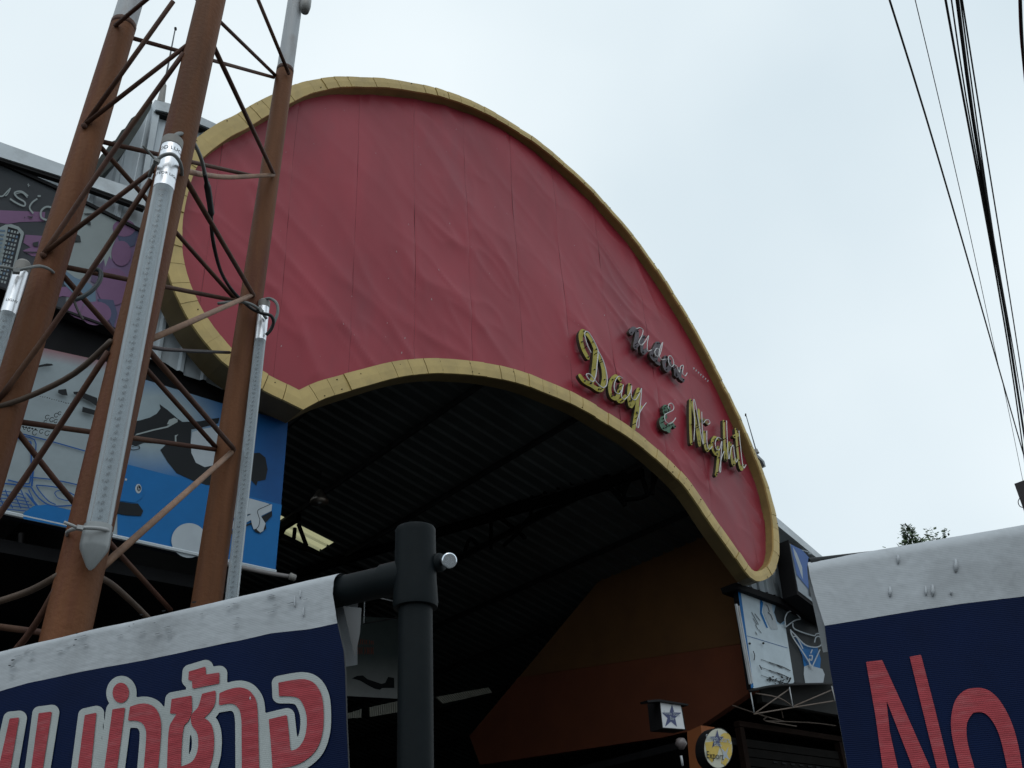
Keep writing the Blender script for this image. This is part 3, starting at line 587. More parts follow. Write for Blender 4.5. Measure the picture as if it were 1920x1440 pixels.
MB().tube([c + Vector((0, 0, .16)), c + Vector((0, 0, .1)), c + Vector((0, 0, 0)), c + Vector((0, 0, -.06))], [.04, .07, .14, .15], 14).done('reflector', mat('lamp_metal', (.5, .45, .4), .3, .1, 5, metal=.8), cl, smooth=True)
MB().tube([c + Vector((0, 0, .16)), c + Vector((0, 0, .6))], .012, 6).done('stem', DARK, cl)
MB().tube([c + Vector((0, 0, .0)), c + Vector((0, 0, -.05)), c + Vector((0, 0, -.08))], [.03, .045, .02], 10).done('bulb', WHT, cl)
# jet board and far shop canopies inside the hall
jb = thing('jet_mural_board', 'dim grey board with a jet silhouette and red script deep inside the hall', 'signboard', pY(700, 1306, 15))
Pj = [(560, 1150), (760, 1160), (762, 1311), (560, 1300)]
board(jb, Pj, 15, .1, BLACK, 'panel'); printed(jb, 'printed_face', Pj, 14.99, lambda x, y: lerp((.10, .13, .13), (.42, .44, .44), (y - 1230) / 70), 8)
zj = zc(600, 1040, 3.6)
it = [(INK, zj([(215, 835), (250, 818), (290, 815), (320, 840), (380, 860), (415, 872), (440, 865), (460, 825), (500, 832), (502, 900), (420, 900), (405, 912), (370, 905), (330, 885), (270, 850)]))]
RSC = mat('red_script', (.45, .10, .06), .6, .1, 5)
for k in range(12): x = 205 + k * 14; it.append((RSC, zj([(x, 560 + k * 2), (x + random.uniform(-4, 6), 590), (x + 2, 605)]), 1.2))
for k in range(9): x = 240 + k * 15; it.append((RSC, zj([(x, 625), (x + random.uniform(-5, 8), 650), (x, 672)]), 1.3))
decals(jb, 'print', it, 14.985)
CAN = mat('canopy_sheet', (.40, .40, .34), .6, .15, 4)
for q, lab in (([(190, 1070), (285, 1040), (280, 1100), (190, 1105)], 'short pale corrugated shop canopy at the banner edge, deep in the hall'), ([(335, 1030), (540, 985), (540, 1060), (340, 1095)], 'pale corrugated shop canopy left of the black post, deep in the hall'), ([(785, 960), (1140, 895), (1165, 930), (830, 1005)], 'pale corrugated shop canopy right of the black post, deep in the hall')):
    q = zj(q); cn = thing('shop_canopy', lab, 'canopy', pY(*q[0], 14.5), 'canopies of stalls inside the hall')
    n = max(3, int(abs(q[1][0] - q[0][0]) / 4))
    for k in range(n):
        t0, t1 = k / n, (k + .8) / n
        a = [(q[0][0] + (q[1][0] - q[0][0]) * t, q[0][1] + (q[1][1] - q[0][1]) * t) for t in (t0, t1)]; c2 = [(q[3][0] + (q[2][0] - q[3][0]) * t, q[3][1] + (q[2][1] - q[3][1]) * t) for t in (t0, t1)]
        MB().prism([pY(*a[0], 14.5), pY(*a[1], 14.5), pY(*c2[1], 14.5), pY(*c2[0], 14.5)], (0, .03, 0)).done('rib', CAN, cn)
wf = thing('white_window_frame', 'thin white frame lines beside the black post inside the dark hall', 'window frame', pY(684, 1168, 12))
barY(wf, 'upright', [(683.5, 1124), (682, 1169)], 12, .010, WHT)
for q in ([(702, 1119), (741, 1128)], [(718, 1115), (741, 1120)]): barY(wf, 'rail', q, 12, .010, WHT)
barY(wf, 'sill', [(682, 1169), (745, 1158)], 12, .012, DARK)
# awning rail left under blue mural
ar = thing('awning_rail', 'pale metal awning rail ending in a knob below the corner of the blue mural', 'rail', pY(550, 1083, 8.2))
barY(ar, 'rail', [(380, 1046), (453, 1064), (500, 1074), (548, 1082)], 8.25, .022, mat('pale_rail', (.30, .28, .28), .5, .1, 6)); barY(ar, 'end_knob', [(543, 1080), (553, 1084)], 8.22, .035, PLAS)
for k, q in enumerate(([(0, 1050), (300, 1110)], [(40, 1000), (36, 1160)], [(180, 1100), (380, 1130)], [(262, 1100), (266, 1150)])):
    t = thing('stall_beam', ['long slim dark beam under the blue mural at far left', 'dark upright post under the blue mural at far left', 'slim dark beam behind the centre tower leg foot', 'short dark upright behind the rods by the centre leg'][k], 'beam', pY(*q[0], 10.5)); barY(t, 'bar', q, 10.5, .03, mat('stall_steel', (.03, .028, .03), .7, .2, 4))
# ================================================================ ARCH SIGN
Yr = 8.0; Yp = 8.13; Yb = 8.37
OUT = [(568, 768), (531, 750), (488, 728), (427, 686), (395, 653), (359, 606), (328, 547), (310, 487), (306, 435), (311, 380), (326, 322), (344, 283), (368, 259), (408, 231), (439, 216), (486, 189), (546, 161), (574, 152), (627, 144), (697, 145), (756, 152), (820, 165), (880, 187), (917.5, 205), (967.5, 235), (1013, 266), (1057, 303), (1103, 345), (1144, 389), (1180, 431), (1220, 484), (1253, 532), (1282, 579), (1311, 629), (1341, 686), (1369, 742), (1391, 788), (1413, 840), (1432, 886), (1444, 922), (1455, 963), (1461, 1002), (1461, 1040), (1455, 1066), (1443, 1082), (1425, 1090), (1412, 1087), (1402, 1077), (1387, 1057), (1370, 1034), (1338, 990), (1291, 921), (1253, 881), (1192, 829), (1148, 801), (1090, 766), (1043, 745), (985, 722), (941, 711), (900, 704), (841, 700), (806, 700), (772, 703), (734, 710), (691, 722), (647, 735), (606, 748), (568, 768)]
op = [Vector((p.x, p.z, 0)) for p in (pY(x, y, Yr) for x, y in OUT)]
cv = catmull(op, 12)
L = [0]
for a, b2 in zip(cv, cv[1:]): L.append(L[-1] + (b2 - a).length)
def at_len(s):
    import bisect
    i = min(max(bisect.bisect_right(L, s) - 1, 0), len(cv) - 2); t = (s - L[i]) / max(L[i + 1] - L[i], 1e-9); return cv[i].lerp(cv[i + 1], t)
SUB = 2; NT = int(L[-1] / .24); N = NT * SUB
oc = [at_len(L[-1] * i / N) for i in range(N + 1)]
WD = .205
WK = [(0, .205), (15, .20), (18, .165), (21, .145), (25, .11), (28, .085), (33, .07), (37, .075), (39, .10), (41, .14), (45, .15), (48, .16), (54, .20), (80, .205)]
def wd_at(s):
    import bisect
    i = min(max(bisect.bisect_right(L, s) - 1, 0), len(cv) - 2) / 12; k = max(j for j in range(len(WK)) if WK[j][0] <= i); k = min(k, len(WK) - 2)
    (a, x), (b2, y) = WK[k], WK[k + 1]; return x + (y - x) * (i - a) / (b2 - a)
ic = []
for i in range(N + 1):
    if i in (0, N):
        t0 = (oc[1] - oc[0]).normalized(); t1 = (oc[N] - oc[N - 1]).normalized()
        n0 = Vector((t0.y, -t0.x, 0)); n1 = Vector((t1.y, -t1.x, 0)); m = (n0 + n1); m = m / m.dot(n0); ic.append(oc[i] + m * WD)
    else:
        t = (oc[i + 1] - oc[i - 1]).normalized(); ic.append(oc[i] + Vector((t.y, -t.x, 0)) * wd_at(L[-1] * i / N))
arch = thing('arch_sign', 'huge swooping red metal arch sign with gold rim and script letters over the entrance', 'sign', (op[0].x, Yr, op[0].z))
# clean inner loop: points that fall too near the outline (concave ends) are pulled together
def dmin(p): return min((p - q).length for q in oc[::2])
keep = [i for i in range(N + 1) if dmin(ic[i]) > wd_at(L[-1] * i / N) * .9]
last = None; icc = []
for i in range(N + 1):
    if i in keep: icc.append(ic[i])
    else:
        prv = max([k for k in keep if k < i], default=keep[0]); nx2 = min([k for k in keep if k > i], default=keep[-1]); icc.append(ic[prv].lerp(ic[nx2], .5))
ic = icc
for k in range(NT):
    d = random.uniform(-.006, .004); tl = random.uniform(-.005, .005); a, e = k * SUB, (k + 1) * SUB; vs = []; GP = random.choice((.006, .012, .012, .02, .05))
    for i in range(a, e + 1):
        o_, i_ = oc[i], ic[i]
        if i == a: o_ = o_.lerp(oc[i + 1], GP); i_ = i_.lerp(ic[i + 1], GP)
        if i == e: o_ = o_.lerp(oc[i - 1], GP); i_ = i_.lerp(ic[i - 1], GP)
        y = Yr + d + tl * ((i - a) / SUB - .5) * 2
        bul = -.006
        mid = o_.lerp(i_, .5)
        vs += [(o_.x, y, o_.y), (mid.x, y + bul, mid.y), (i_.x, y, i_.y), (i_.x, y + .03, i_.y), (o_.x, y + .03, o_.y)]
    n = SUB + 1; fs = []
    for i in range(SUB):
        for j in range(5): fs.append((i * 5 + j, (i + 1) * 5 + j, (i + 1) * 5 + (j + 1) % 5, i * 5 + (j + 1) % 5))
    fs += [(0, 1, 2, 3, 4), tuple(SUB * 5 + j for j in (4, 3, 2, 1, 0))]
    mk('trim_plate', vs, fs, GOLD, arch)
def ring(c, y0, y1, name, m, shrink=0):
    vs = []
    for k, p in enumerate(c):
        yy = y1
        if name == 'outer_side':
            q = k / (len(c) - 1); yy = y1 if q < .55 else y1 - .13 * min(1, (q - .55) / .1); yy = yy if q < .93 else y1 - .13 * (1 - (q - .93) / .07)
        vs += [(p.x, y0, p.y), (p.x, yy, p.y)]
    return mk(name, vs, [(2 * i, 2 * i + 1, 2 * i + 3, 2 * i + 2) for i in range(len(c) - 1)], m, arch)
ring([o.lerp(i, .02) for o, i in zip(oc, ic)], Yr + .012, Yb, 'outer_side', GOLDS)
ring([i.lerp(o, .02) for o, i in zip(oc, ic)], Yr + .012, Yp + .13, 'inner_lip', mat('gold_lip_shaded', (.36, .25, .08), .6, .2, 4))  # lip in a darker gold: shade inside the rim is part of the colour
# backing under the trim joints
vs = []
for o_, i_ in zip(oc, ic): vs += [(o_.x * .98 + i_.x * .02, Yr + .02, o_.y * .98 + i_.y * .02), (i_.x * .98 + o_.x * .02, Yr + .02, i_.y * .98 + o_.y * .02)]
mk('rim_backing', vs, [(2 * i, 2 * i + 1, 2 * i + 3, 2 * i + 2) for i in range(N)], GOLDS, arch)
siding(hall, [((o_.x + i_.x * 2) / 3, (o_.y + i_.y * 2) / 3) for o_, i_ in zip(oc[:-1], ic[:-1])], 8.30, pitch=.25)
pin = [(p.x, p.y) for p in ic[:-1]]; pout = [(p.x, p.y) for p in oc[:-1]]
# red sheets with creases
def crease(x, z):
    u = x * .74 - z * .67; v = x * .67 + z * .74
    a = 1 - abs(noise.noise(Vector((u * .55, v * 1.5, 9.3)))) * 2.4
    b4 = 1 - abs(noise.noise(Vector((u * 1.1, v * 3.4, 5.3)))) * 2.6
    amp = .25 + 1.6 * max(0, noise.noise(Vector((x * .45, z * .45, 1.7))) + .12) + 1.3 * math.exp(-((x - 6.4) / .9) ** 2) * math.exp(-((z - 9.6) / 1.3) ** 2)
    return .05 * noise.noise(Vector((u * .35, v * .8, 3.1))) + amp * (.022 * max(0, a) ** 3 + .010 * max(0, b4) ** 3)
seams = [1.9] + [3.835 + .905 * i - 0.0 for i in range(-1, 11)]
for s0, s1 in zip(seams, seams[1:]):
    x0, x1 = max(s0, min(p[0] for p in pin) + .01), min(s1, max(p[0] for p in pin) - .01)
    if x1 - x0 < .02: continue
    nx2 = max(4, int((x1 - x0) / .035)); vs = []; NR = 110; kc = 0; ph = random.uniform(0, 9)
    for i in range(nx2 + 1):
        x = x0 + .0012 + (x1 - x0 - .0024) * i / nx2; sp = span(pin, x)
        if not sp: continue
        kc += 1; edge = min(i, nx2 - i) / nx2
        for r in range(NR + 1):
            z = sp[0] - .01 + (sp[1] - sp[0] + .02) * r / NR
            curl = -.0025 * max(0, 1 - edge * 14) * max(0, noise.noise(Vector((z * 2.2, ph, 0))) + .1) * 3
            vs.append((x, Yp + .03 - crease(x, z) * min(1, edge * 6 + .75) + curl, z))
    mk('red_sheet', vs, [(i * (NR + 1) + r, (i + 1) * (NR + 1) + r, (i + 1) * (NR + 1) + r + 1, i * (NR + 1) + r + 1) for i in range(kc - 1) for r in range(NR)], RED, arch, smooth=True)
b = MB(); b.prism([(x, Yp + .135, z) for x, z in [(p.x, p.y) for p in ic[:-1:2]]], (0, .02, 0)); b.done('back_board', DARK, arch)
sp = MB()
for k in range(70):
    x = random.uniform(3.2, 11.4); q = span(pin, x)
    if not q: continue
    z = random.uniform(q[0] + .15, q[1] - .1); w = random.uniform(.004, .011); h = w * random.choice((1, 1, 2.5)); a = random.uniform(-1, 1)
    y = Yp + .03 - crease(x, z) - .004; sp.add([(x - w, y, z - w * a), (x + w, y, z + w * a), (x + w * a, y, z + h + w), (x - w * .5, y, z + h)], [(0, 1, 2, 3)])
sp.done('paint_specks', mat('speck_pink', (.55, .38, .40), .6, .1, 5), arch, kind='stuff')
sr = MB()
for k in range(8):
    i = random.randrange(int(N * .62), N - 4); o_, i_ = oc[i], ic[i]
    for t in (.2, .8): q = o_.lerp(i_, t); sr.tube([(q.x, Yr + .02, q.y), (q.x, Yr - .008, q.y)], .007, 5)
for k in range(3, N, 5):
    q = oc[k].lerp(ic[k], random.choice((.15, .85))).lerp(oc[min(k + 1, N)], .12)
    sr.tube([(q.x, Yr + .02, q.y), (q.x, Yr - .008, q.y)], .007, 5)
sr.done('rim_screws', DARK, arch, kind='stuff')
# letters and neon
z8 = zc(1040, 580, 4.2364)
YLt = 8.03; YN = 7.955
def ribbon(name, strokes, w, m, hollow=False):
    b = MB(); k = 0
    for s in strokes:
        k += 1; w_ = w
        if isinstance(s, tuple): s, w_ = s
        P = catmull([Vector((p.x, p.z, 0)) for p in (pY(x, y, YLt) for x, y in z8(s))], 5)
        n = len(P); Lf = []; Rt = []
        for i, p in enumerate(P):
            t = (P[min(i + 1, n - 1)] - P[max(i - 1, 0)]).normalized(); q = Vector((-t.y, t.x, 0)) * w_ / 2; Lf.append(p + q); Rt.append(p - q)
        def cap(c, a0):  # rounded ends
            return [c + Vector((math.cos(a0 + u), math.sin(a0 + u), 0)) * w_ / 2 for u in np.linspace(math.pi / 2, -math.pi / 2, 6)[1:-1]]
        d1 = (P[-1] - P[-2]); d0 = (P[0] - P[1])
        for seg in range(n - 1):
            y0 = YLt + k * .0015 + (seg % 2) * .0002; y1 = y0 + .055
            A, B_, C_, D = Lf[seg], Lf[seg + 1], Rt[seg + 1], Rt[seg]
            vs = [(q.x, y0, q.y) for q in (A, B_, C_, D)] + [(q.x, y1, q.y) for q in (A, B_, C_, D)]
            b.add(vs, [(0, 1, 2, 3)], 0); b.add(vs, [(0, 4, 5, 1), (2, 6, 7, 3)], 1)
        for c, d in ((P[-1], d1), (P[0], d0)):
            a0 = math.atan2(d.y, d.x); q = [c + Vector((math.cos(a0 + u), math.sin(a0 + u), 0)) * w_ / 2 for u in np.linspace(math.pi / 2, -math.pi / 2, 7)]
            y0 = YLt + k * .0015 + .0004; b.add([(v.x, y0, v.y) for v in q], [tuple(range(7))], 0)
            b.add([(v.x, y0, v.y) for v in q] + [(v.x, y0 + .055, v.y) for v in q], [(i, i + 1, i + 8, i + 7) for i in range(6)], 1)
    o = b.done(name, [m, YELS], arch)
    return o
def neon(letter, strokes, r=.0075):
    for s in strokes: MB().tube(catmull([pY(x, y, YN) for x, y in z8(s)], 6), r, 6).done('neon_tube', NEON, letter, smooth=True)
    c = 0
    for s in strokes:                                   # short glass supports behind the tube
        for q in s[1:-1:3]:
            x, y = z8([q])[0]; p = pY(x, y, YN); MB().tube([p, p + Vector((0, .08, 0))], .007, 5).done('tube_support', CAB, letter)
def pins(letter, s, m=CAB):
    for q in s[::2]:
        x, y = z8([q])[0]; p = pY(x + .6, y, YLt - .005); MB().tube([p, p + Vector((0, -.02, 0))], .011, 5).done('fixing_pin', m, letter)
def shape_letter(name, strokes, w, m, neons, r=.0075):
    o = ribbon(name, strokes, w, m); neon(o, neons, r)
    for s in strokes:
        if isinstance(s, tuple): s = s[0]
        pins(o, s)
    MB().tube([pY(*z8([ (strokes[0][0] if isinstance(strokes[0], tuple) else strokes[0])[1] ])[0], YLt + .03), pY(*z8([ (strokes[0][0] if isinstance(strokes[0], tuple) else strokes[0])[1] ])[0], Yp)], .02, 6).done('standoff', DARK, o)
    return o
LW = .066
shape_letter('letter', [[(262, 380), (232, 325), (212, 260), (208, 205), (228, 175), (262, 200), (300, 260), (330, 330), (365, 400), (388, 480), (392, 560), (375, 625), (345, 635), (290, 600), (235, 570), (205, 532)], [(325, 320), (320, 400), (312, 480), (306, 545), (285, 590)]], LW * 1.25, YEL,
    [[(290, 345), (262, 290), (242, 220), (240, 185), (262, 178), (300, 230), (335, 300), (345, 340), (337, 430), (328, 520), (310, 570), (280, 565), (252, 525), (262, 512), (290, 525), (350, 600), (390, 622), (415, 590), (412, 510), (385, 410), (345, 330)]], .009)
shape_letter('letter', [[(520, 560), (490, 532), (455, 560), (438, 620), (450, 690), (490, 705), (515, 660), (530, 600)], [(512, 650), (500, 715), (528, 728), (565, 690)]], LW, YEL, [[(542, 550), (510, 532), (485, 560), (472, 610), (482, 655), (510, 672), (535, 640), (545, 600), (538, 640), (530, 690), (552, 716), (590, 680), (605, 640)]])
shape_letter('letter', [[(598, 600), (590, 660), (592, 730), (605, 770), (635, 720), (665, 640)], [(672, 635), (662, 720), (648, 820), (635, 900), (628, 965)], [(650, 830), (690, 775)]], LW, YEL, [[(612, 608), (608, 670), (618, 712), (645, 715), (680, 655), (690, 630), (684, 720), (672, 850), (668, 930), (655, 938), (652, 900), (672, 830), (700, 780), (728, 742)]])
shape_letter('ampersand', [[(900, 810), (882, 790), (870, 815), (885, 850), (860, 865), (842, 900), (860, 945), (900, 950), (928, 915)], ([(860, 870), (850, 900), (880, 940), (905, 960)], LW * 1.3), [(905, 925), (935, 905), (952, 930)], [(868, 790), (880, 770), (905, 775), (915, 790)]], LW * .9, GRN,
    [[(905, 790), (903, 760), (925, 746), (945, 770), (940, 800), (900, 822), (875, 840), (878, 885), (905, 908), (938, 895), (962, 862)]])
shape_letter('letter', [[(1085, 1065), (1078, 900), (1080, 725), (1100, 780), (1125, 920), (1152, 1085), (1150, 950), (1145, 800)]], LW * .85, YEL, [[(1105, 1052), (1112, 900), (1104, 720), (1122, 770), (1150, 930), (1180, 1075), (1172, 940), (1168, 815)]])
shape_letter('letter', [[(1190, 975), (1192, 1060), (1208, 1120), (1235, 1085)], ], LW * .85, YEL, [[(1208, 965), (1210, 1060), (1225, 1112), (1252, 1090)], ])
o = ribbon('letter_dot', [[(1185, 878), (1200, 890), (1215, 905)]], .07, mat('rusty_yellow', (.30, .2, .05), .7, .3, 20)); neon(o, [[(1182, 905), (1200, 880), (1225, 880), (1232, 905), (1215, 915)]])
shape_letter('letter', [[(1300, 1030), (1270, 1018), (1250, 1060), (1258, 1120), (1285, 1150), (1302, 1090), (1300, 1180), (1288, 1290), (1282, 1315)]], LW * .85, YEL, [[(1322, 1030), (1295, 1018), (1275, 1060), (1285, 1110), (1310, 1112), (1328, 1050), (1320, 1180), (1318, 1285), (1308, 1280), (1325, 1180), (1345, 1130)]])
shape_letter('letter', [[(1345, 890), (1348, 1020), (1358, 1200), (1375, 1110), (1395, 1060), (1405, 1160), (1418, 1235), (1438, 1190)]], LW * .85, YEL, [[(1365, 885), (1370, 1020), (1382, 1190), (1400, 1110), (1418, 1080), (1428, 1150), (1440, 1215), (1455, 1190)]])
shape_letter('letter', [[(1440, 955), (1450, 1080), (1462, 1200), (1480, 1270), (1500, 1240)], [(1425, 1010), (1462, 995)]], LW * .85, YEL, [[(1463, 965), (1475, 1080), (1488, 1200), (1500, 1262), (1520, 1235)]])
shape_letter('letter', [([(605, 185), (630, 155), (655, 175), (650, 240), (638, 300)], LW * 1.3), [(640, 300), (680, 260), (710, 215)], ([(705, 220), (695, 290), (700, 345), (735, 320)], LW)], LW * .9, GRY, [[(648, 155), (680, 148), (702, 170), (690, 215), (668, 262), (690, 285), (722, 250), (746, 210), (736, 270), (738, 330), (770, 322)]], .008)
shape_letter('letter', [[(815, 270), (790, 320), (765, 365), (795, 400), (825, 350)], ([(830, 270), (815, 350), (805, 410), (830, 430)], LW * 1.1)], LW, GRY, [[(845, 340), (815, 310), (795, 335), (805, 370), (835, 360), (858, 265), (840, 300), (828, 365), (850, 400), (880, 395)]], .008)
shape_letter('letter', [[(885, 380), (868, 430), (885, 480), (915, 460), (915, 410), (895, 385)]], LW * 1.1, GRY, [[(925, 370), (905, 375), (905, 420), (925, 455), (945, 440), (940, 400), (925, 375)]], .008)
shape_letter('letter', [[(945, 450), (960, 490), (965, 530), (985, 480), (1000, 480), (995, 540), (1020, 560)]], LW * 1.1, GRY, [[(950, 440), (970, 455), (990, 500), (1000, 455), (1022, 448), (1015, 505), (1035, 530), (1052, 505)]], .008)
wt = MB()
for k in range(7):
    x, y = 1100 + k * 18.5, 462 + k * 16.5
    for q in ([(x, y), (x + 8, y + 14)], [(x + 8, y), (x + 2, y + 16)], [(x, y + 10), (x + 12, y + 6)]): wt.tube([pY(a, b2, Yp - .03) for a, b2 in z8(q)], .004, 4)
wt.done('small_lettering', WHT, arch)
# ---- lightning rods and floodlight on the roof
def rod(lab, p0, p1, p2, Y, r0=.012):
    t = thing('lightning_rod', lab, 'lightning rod', pY(*p2, Y), 'lightning rods'); MB().tube([pY(*p0, Y), pY(*p1, Y)], [r0 * .6, r0], 6).done('rod', mat('rod_steel', (.10, .12, .14), .5, .2, 5, metal=.3), t); MB().tube([pY(*p1, Y), pY(*p2, Y)], [.03, .05], 8).done('base', PLAS, t)
    MB().tube([pY(*p0, Y), pY(p0[0] + .2, p0[1] + 4, Y)], r0 * 1.3, 6).done('tip', DARK, t)
rod('tall thin lightning rod on the grey shed tower behind the rusty truss', (329, 52), (308, 160), (301, 194), 9.0, .013)
rod('thin lightning rod behind the right shoulder of the red arch', (1398, 776), (1417, 842), (1419, 850), 9.0, .012)
fd = thing('roof_floodlight', 'grey floodlight box peeking out behind the right rim of the arch sign', 'floodlight', pY(1425, 870, 8.8))
b = MB(); b.prism([pY(x, y, 8.8) for x, y in zc(1040, 580, 4.2364)([(1590, 1130), (1615, 1155), (1665, 1205), (1678, 1250), (1650, 1262), (1625, 1200), (1600, 1150)])], (0, .3, 0)); b.done('housing', mat('floodlight_grey', (.30, .33, .35), .5, .1, 5), fd)
b = MB(); b.prism([pY(x, y, 8.78) for x, y in zc(1040, 580, 4.2364)([(1618, 1180), (1648, 1205), (1668, 1245), (1645, 1255), (1625, 1215)])], (0, .018, 0)); b.done('lens', DARK, fd)
# ================================================================ TRUSS TOWER
tw = thing('truss_tower', 'rusty brown steel truss tower with white painted upper pipes in front of the sign', 'tower', pH(133, 1150, 3.0))
tw.location.z = 0.13
DL, DC, DR = 3.4, 3.0, 4.35
def legline(pa, pb, d):
    A = pH(*pa, d); B = pH(*pb, d); dv = (B - A) / (B.z - A.z)
    return lambda z: A + dv * (z - A.z)
LL = legline((36, 690), (246, 0), DL); LC = legline((133, 1150), (396, 0), DC); LR = legline((392, 1100), (554, 0), DR)
def leg(Lf, r0, r1, zw, name='leg'):
    zs = [.13, 1.5, 2.5, 3.5, 4.5, 5.5, 6.5, 8, 10, 13]
    rr = lambda z: r0 + (r1 - r0) * (z - 2.5) / 4
    zs2 = [z for z in zs if z < (zw or 99)] + ([zw] if zw else [])
    o = MB().tube([Lf(z) for z in zs2], [rr(z) for z in zs2], 24).done('leg', RUST, tw, smooth=True); smoothshade(o)
    if zw:
        zs3 = [zw + .001] + [z for z in zs if z > zw]
        u = MB().tube([Lf(z) for z in zs3], [rr(z) * .97 for z in zs3], 24).done('white_upper_section', WHT, o, smooth=True); smoothshade(u)
        MB().tube([Lf(zw - .02), Lf(zw + .015)], rr(zw) * 1.005, 24).done('weld_collar', RUSTR, o, smooth=True)
    return o
zwl = pH(232, 50, DL).z; zwr = pH(536, 134, DR).z
leg(LL, .062, .055, zwl); leg(LC, .067, .058, None); leg(LR, .069, .054, zwr)
def rodp(name, pts, r, m, curved=False):
    P = [pH(x, y, d) for x, y, d in pts]
    if len(P) > 2: P = catmull(P, 4)
    if 'dull' in m.name: r = .0105
    o = MB().tube(P, r, 8).done(name, m, tw, smooth=True); return o
l, c_, r_ = DL - .05, DC - .02, DR - .06
BR = [ # left-centre face
 ((156, 236, l), (353, 83, c_)), ((158, 236, l), (325, 2, c_)), ((216, 48, l), (310, -30, c_)), ((81, 478, l - .01), (203, 297, 3.2), (344, 100, c_)), ((80, 477, l), (288, 318, c_)), ((-4, 752, l), (134, 562, 3.2), (283, 337, c_)),
 ((-60, 1050, l), (78, 850, 3.2), (203, 659, c_)), ((-70, 1330, l), (47, 1198, 3.1), (105, 1104, c_))]
for q in BR: rodp('brace', q, .0102, RUSTR)
for q in (((-6, 764, l), (60, 741, 3.3), (140, 700, 3.15), (209, 639, c_)), ((-80, 1150, l), (0, 1127, 3.2), (60, 1106, 3.1), (111, 1078, c_))): rodp('brace', q, .0125, mat('rod_paint_dull', (.10, .062, .04), .6, .3, 9))
l2, r2 = DL + .02, DR - .02
for q in (((243, 70, l2), (513, 145, r2)), ((184, 264, l2), (475, 330, r2)), ((108, 498, l2), (448, 565, r2)), ((22, 789, l2), (404, 843, r2)), ((-60, 1168, l2), (88, 1187, 3.6), (300, 1215, r2))): rodp('horizontal_bar', q, .0112, RUSTR)
for q in (((180, 266, l2), (445, 566, r2)), ((106, 503, l2), (405, 839, r2)), ((20, 793, l2), (140, 944, 3.6), (320, 1144, r2)), ((340, -30, l2), (516, 141, r2))): rodp('brace', q, .0112, RUSTR)
c3, r3 = DC + .03, DR - .07
for q in (((400, 86, c3), (513, 326, r3)), ((470, -34, c3 + .9), (541, 137, r3)), ((342, 326, c3), (475, 553, r3)), ((268, 645, c3), (438, 841, r3))): rodp('brace', q, .0115, RUSTR)
rodp('brace', ((184, 1081, c3), (215, 1100, 3.3), (269, 1150, 3.8), (330, 1215, r3)), .014, mat('rod_paint_dull', (.10, .062, .04), .6, .3, 9))
for q in (((340, 317, c3), (372, 326, 3.4), (420, 332, 3.8), (462, 331, 4.1), (513, 328, r3)), ((272, 641, c3), (472, 553, r3)), ((188, 1066, c3), (434, 848, r3))): rodp('brace', q, .0125, RODL)
def weldknob(px, py, d, r=.014): MB().tube([pH(px, py, d) - Vector((0, 0, r)), pH(px, py, d), pH(px, py, d) + Vector((0, 0, r))], [r * .4, r, r * .4], 7).done('weld', RUSTR, tw, smooth=True)
for q in ((158, 236, l - .01), (81, 478, l - .01), (541, 137, r3), (513, 327, r3), (475, 553, r3), (438, 843, r3), (400, 84, c3), (270, 645, c3), (186, 1072, c3)): weldknob(*q)
# ================================================================ LED TUBES
def led(label, top, bot, d0, d1, r, words=True, tip=True, label_len=.3, grp='clear light tubes tied to the tower legs'):
    A = pH(*top, d0); B = pH(*bot, d1); t = (B - A).normalized(); Ln = (B - A).length
    o = thing('light_tube', label, 'light tube', B, grp)
    view = (CAM - (A + B) / 2).normalized(); sd = t.cross(view).normalized(); vw = sd.cross(t).normalized()
    q = MB().tube([A + t * .0, A + t * .012, A + t * .05], [r * .75, r * 1.08, r * 1.08], 20).done('cap', PLAS, o); smoothshade(q)
    q = MB().tube([A + t * .05, A + t * (.05 + label_len)], r * 1.03, 20).done('sticker', SILV, o, smooth=True); smoothshade(q)
    q = MB().tube([A + t * (.05 + label_len), B], r, 20, caps=False).done('clear_tube', CLEAR, o, smooth=True)
    P = A + t * (.05 + label_len); w = r * .62
    b = MB(); b.add([P - sd * w, P + sd * w, B + sd * w - t * .03, B - sd * w - t * .03] + [p - vw * .003 for p in (P - sd * w, P + sd * w, B + sd * w - t * .03, B - sd * w - t * .03)], [(0, 1, 2, 3), (7, 6, 5, 4), (0, 4, 5, 1), (1, 5, 6, 2), (2, 6, 7, 3), (3, 7, 4, 0)]); b.done('circuit_strip', PCB, o)
    b = MB(); n = int((Ln - .30) / .024)
    for k in range(n):
        c = P + t * (.03 + k * .024) + sd * (.05 * w); b.bar(c - t * .004 - sd * .003, c + t * .004 + sd * .003, .006, .003, up=vw)
        if k % 3 == 0: c = c + sd * w * .5; b.bar(c - t * .003, c + t * .003, .004, .003, up=vw)
    s = b.done('chips', mat('dark_chips', (.22, .24, .26), .4, .2, 30), o, kind='stuff'); s.location = vw * .003
    for sgn in (-1, 1):                                  # moulded edges of the plastic channel
        MB().bar(P + sd * (sgn * r * .8) + vw * r * .1, B + sd * (sgn * r * .8) + vw * r * .1, .003, .006).done('channel_edge', mat('channel_plastic', (.33, .38, .42), .3, .1, 20), o)
    if tip:
        q = MB().tube([B - t * .03, B + t * .03, B + t * .042, B + t * .095, B + t * .105], [r * 1.12, r * 1.15, r * 1.1, r * .35, r * .1], 20).done('end_cone', mat('milky_plastic', (.42, .45, .46), .3, .1, 12), o); smoothshade(q)
    return o, A, t, sd, vw
o, A, t, sd, vw = led('largest clear light tube with a silver sticker, strapped to the centre tower leg', (325, 260), (181, 1005), 2.885, 2.885, .036, label_len=.21)
